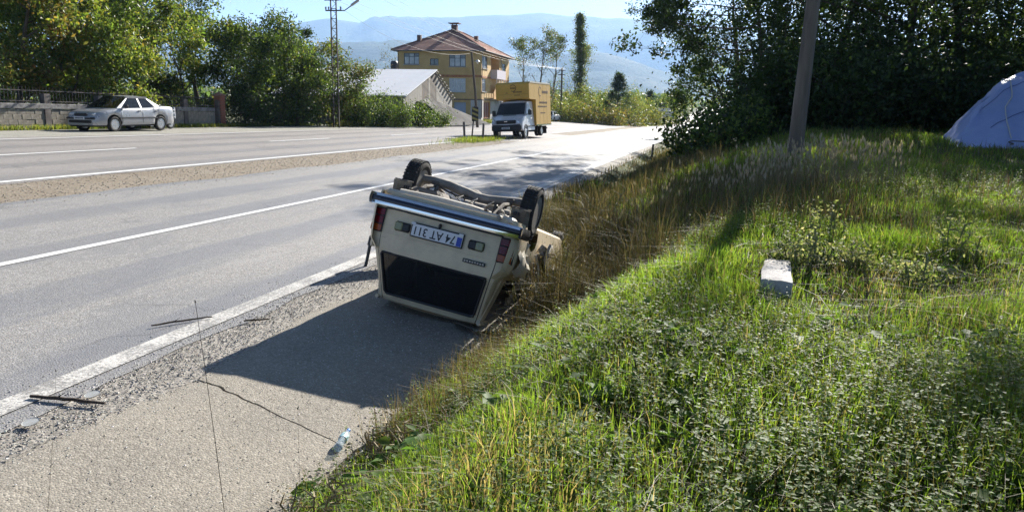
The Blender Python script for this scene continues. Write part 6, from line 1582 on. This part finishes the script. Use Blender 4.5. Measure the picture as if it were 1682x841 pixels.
# single tall weeds one can point at
for u, d, h, lab, sd in ((1345, 6.1, .30, 'tall whitish weed right beside the pale concrete block', 371), (1375, 6.9, .34, 'tall leafy weed behind the whitish one beside the block', 372), (1600, 6.4, .32, 'sprawling weed with a thin upright tip near the right edge', 373), (1440, 6.0, .22, 'dense low weed clump midway between block and right edge', 374), (1540, 5.6, .24, 'leafy grey weed clump left of the sprawling weed', 375)):
    p = on_ground(u, d); make_shrub('tall_weed', lab, p, h, .42, [(.19, .21, .11, 3), (.28, .28, .19, 1.5), (.11, .15, .06, 3)], 480, .032, sd, 'tall weeds by the block', cat='weed', stems=7, clump=.26, leafm=M_WEED, bark=mk('weed_stem', (.16, .17, .07), .8))
for u, d, h, w_, lab, sd in ((515, 3.75, .22, .5, 'dry tangled weed on the apron edge below the bottle', 376), (395, 3.35, .16, .3, 'small dry sprout growing at the bottom of the apron', 377), (640, 4.75, .2, .5, 'thin dry weed at the tip of the car shadow', 378), (925, 9.0, .8, 1.2, 'dark dry bush beside the wrecked flank of the car', 379), (860, 7.3, .35, .6, 'dry brambles under the right rear corner of the car', 380), (900, 8.1, .6, .9, 'tangled brown brush against the torn flank of the car', 381), (960, 9.8, .6, 1.1, 'tangled brown brush in the ditch just past the car', 382), (1010, 12, .65, 1.3, 'brown brush in the ditch midway to the small post', 383)):
    p = on_ground(u, d); make_shrub('dry_weed', lab, p, h, w_, STRAW, 260, .018 if d < 6 else .03, sd, 'dry weeds along the apron', cat='weed', stems=11, clump=.3, leafm=M_DRY, bark=mk('straw_stem', (.25, .20, .11), .8))
for (u0, v0), (u1, v1), d, lab in (((384, 900), (321, 497), 3.0, 'single tall dark stalk rising in front of the road, left'), ((488, 850), (489, 672), 3.6, 'thin straight dark stalk in front of the apron joint'), ((60, 760), (92, 610), 3.6, 'faint thin curved stalk at the far left edge')):
    b_, t_ = at(u0, v0, d), at(u1, v1, d); b_[2] = float(gz(b_[0], b_[1])) - .02; m_ = b_ * .5 + t_ * .5 + [.012, 0, 0]
    pts = [b_ * (1 - f) ** 2 + m_ * 2 * f * (1 - f) + t_ * f * f for f in np.linspace(0, 1, 10)]; mb = MB().tube(pts, [(.0019 if d < 3.2 else .0012) - .0008 * f for f in np.linspace(0, 1, 10)], 4)
    mb.tube([t_, t_ + [-.002, 0, .012]], [.0035, .001], 4); tag(mb.build('dry_stalk', mk('dark_stalk', (.09, .06, .035), .8)), lab, 'stalk', 'dry stalks before the road')
# far side grass: island, shoulder edge, verge
def strip_grass(name, label, n, fn, hr, wd, cols, seed):
    rg = np.random.default_rng(seed); s, t = fn(rg, n); x, y = xy(s, t); blades(name, label, x, y, rg.uniform(*hr, len(s)), np.full(len(s), wd) * rg.uniform(.6, 1.4, len(s)), palette(len(s), rg, cols), seed + 1, M_GRASS, .5)
VG = [(.12, .16, .035, 4), (.17, .17, .05, 2), (.08, .12, .03, 3)]
strip_grass('island_grass', 'grass patch at the foot of the striped hazard board', 3200, lambda g, n: (44.3 + g.normal(size=n) * 2.4, 12.95 + g.normal(size=n) * .38), (.08, .3), .022, VG, 381)
strip_grass('shoulder_grass', 'grass fringe at the foot of the block wall and brick pillar', 9000, lambda g, n: (g.uniform(16, 46, n), 24.75 + g.normal(size=n) * .22), (.08, .28), .022, VG, 383)
strip_grass('verge_grass', 'grass verge along the far side of the road', 12000, lambda g, n: (g.uniform(44, 240, n), 21.9 + np.abs(g.normal(size=n)) * .9), (.15, .5), .05, VG + OLIVE, 385)
# ================================================================== AIR
hz = MB(); hz.bbox(-11000, 11000, -600, 13500, -60, 960)
haze = hz.build('haze', None); haze['kind'] = 'stuff'; haze['label'] = 'thin blue autumn haze filling the valley'; haze['category'] = 'haze'
hm = bpy.data.materials.new('haze_air'); hm.use_nodes = True; hn = hm.node_tree; hn.nodes.remove(hn.nodes['Principled BSDF'])
pv = node(hn, 'ShaderNodeVolumePrincipled', {'Color': (.42, .645, 1., 1), 'Density': .000105, 'Anisotropy': .25})
hn.links.new(pv.outputs[0], hn.nodes['Material Output'].inputs['Volume'])
haze.data.materials.append(hm)
haze.display_type = 'WIRE'
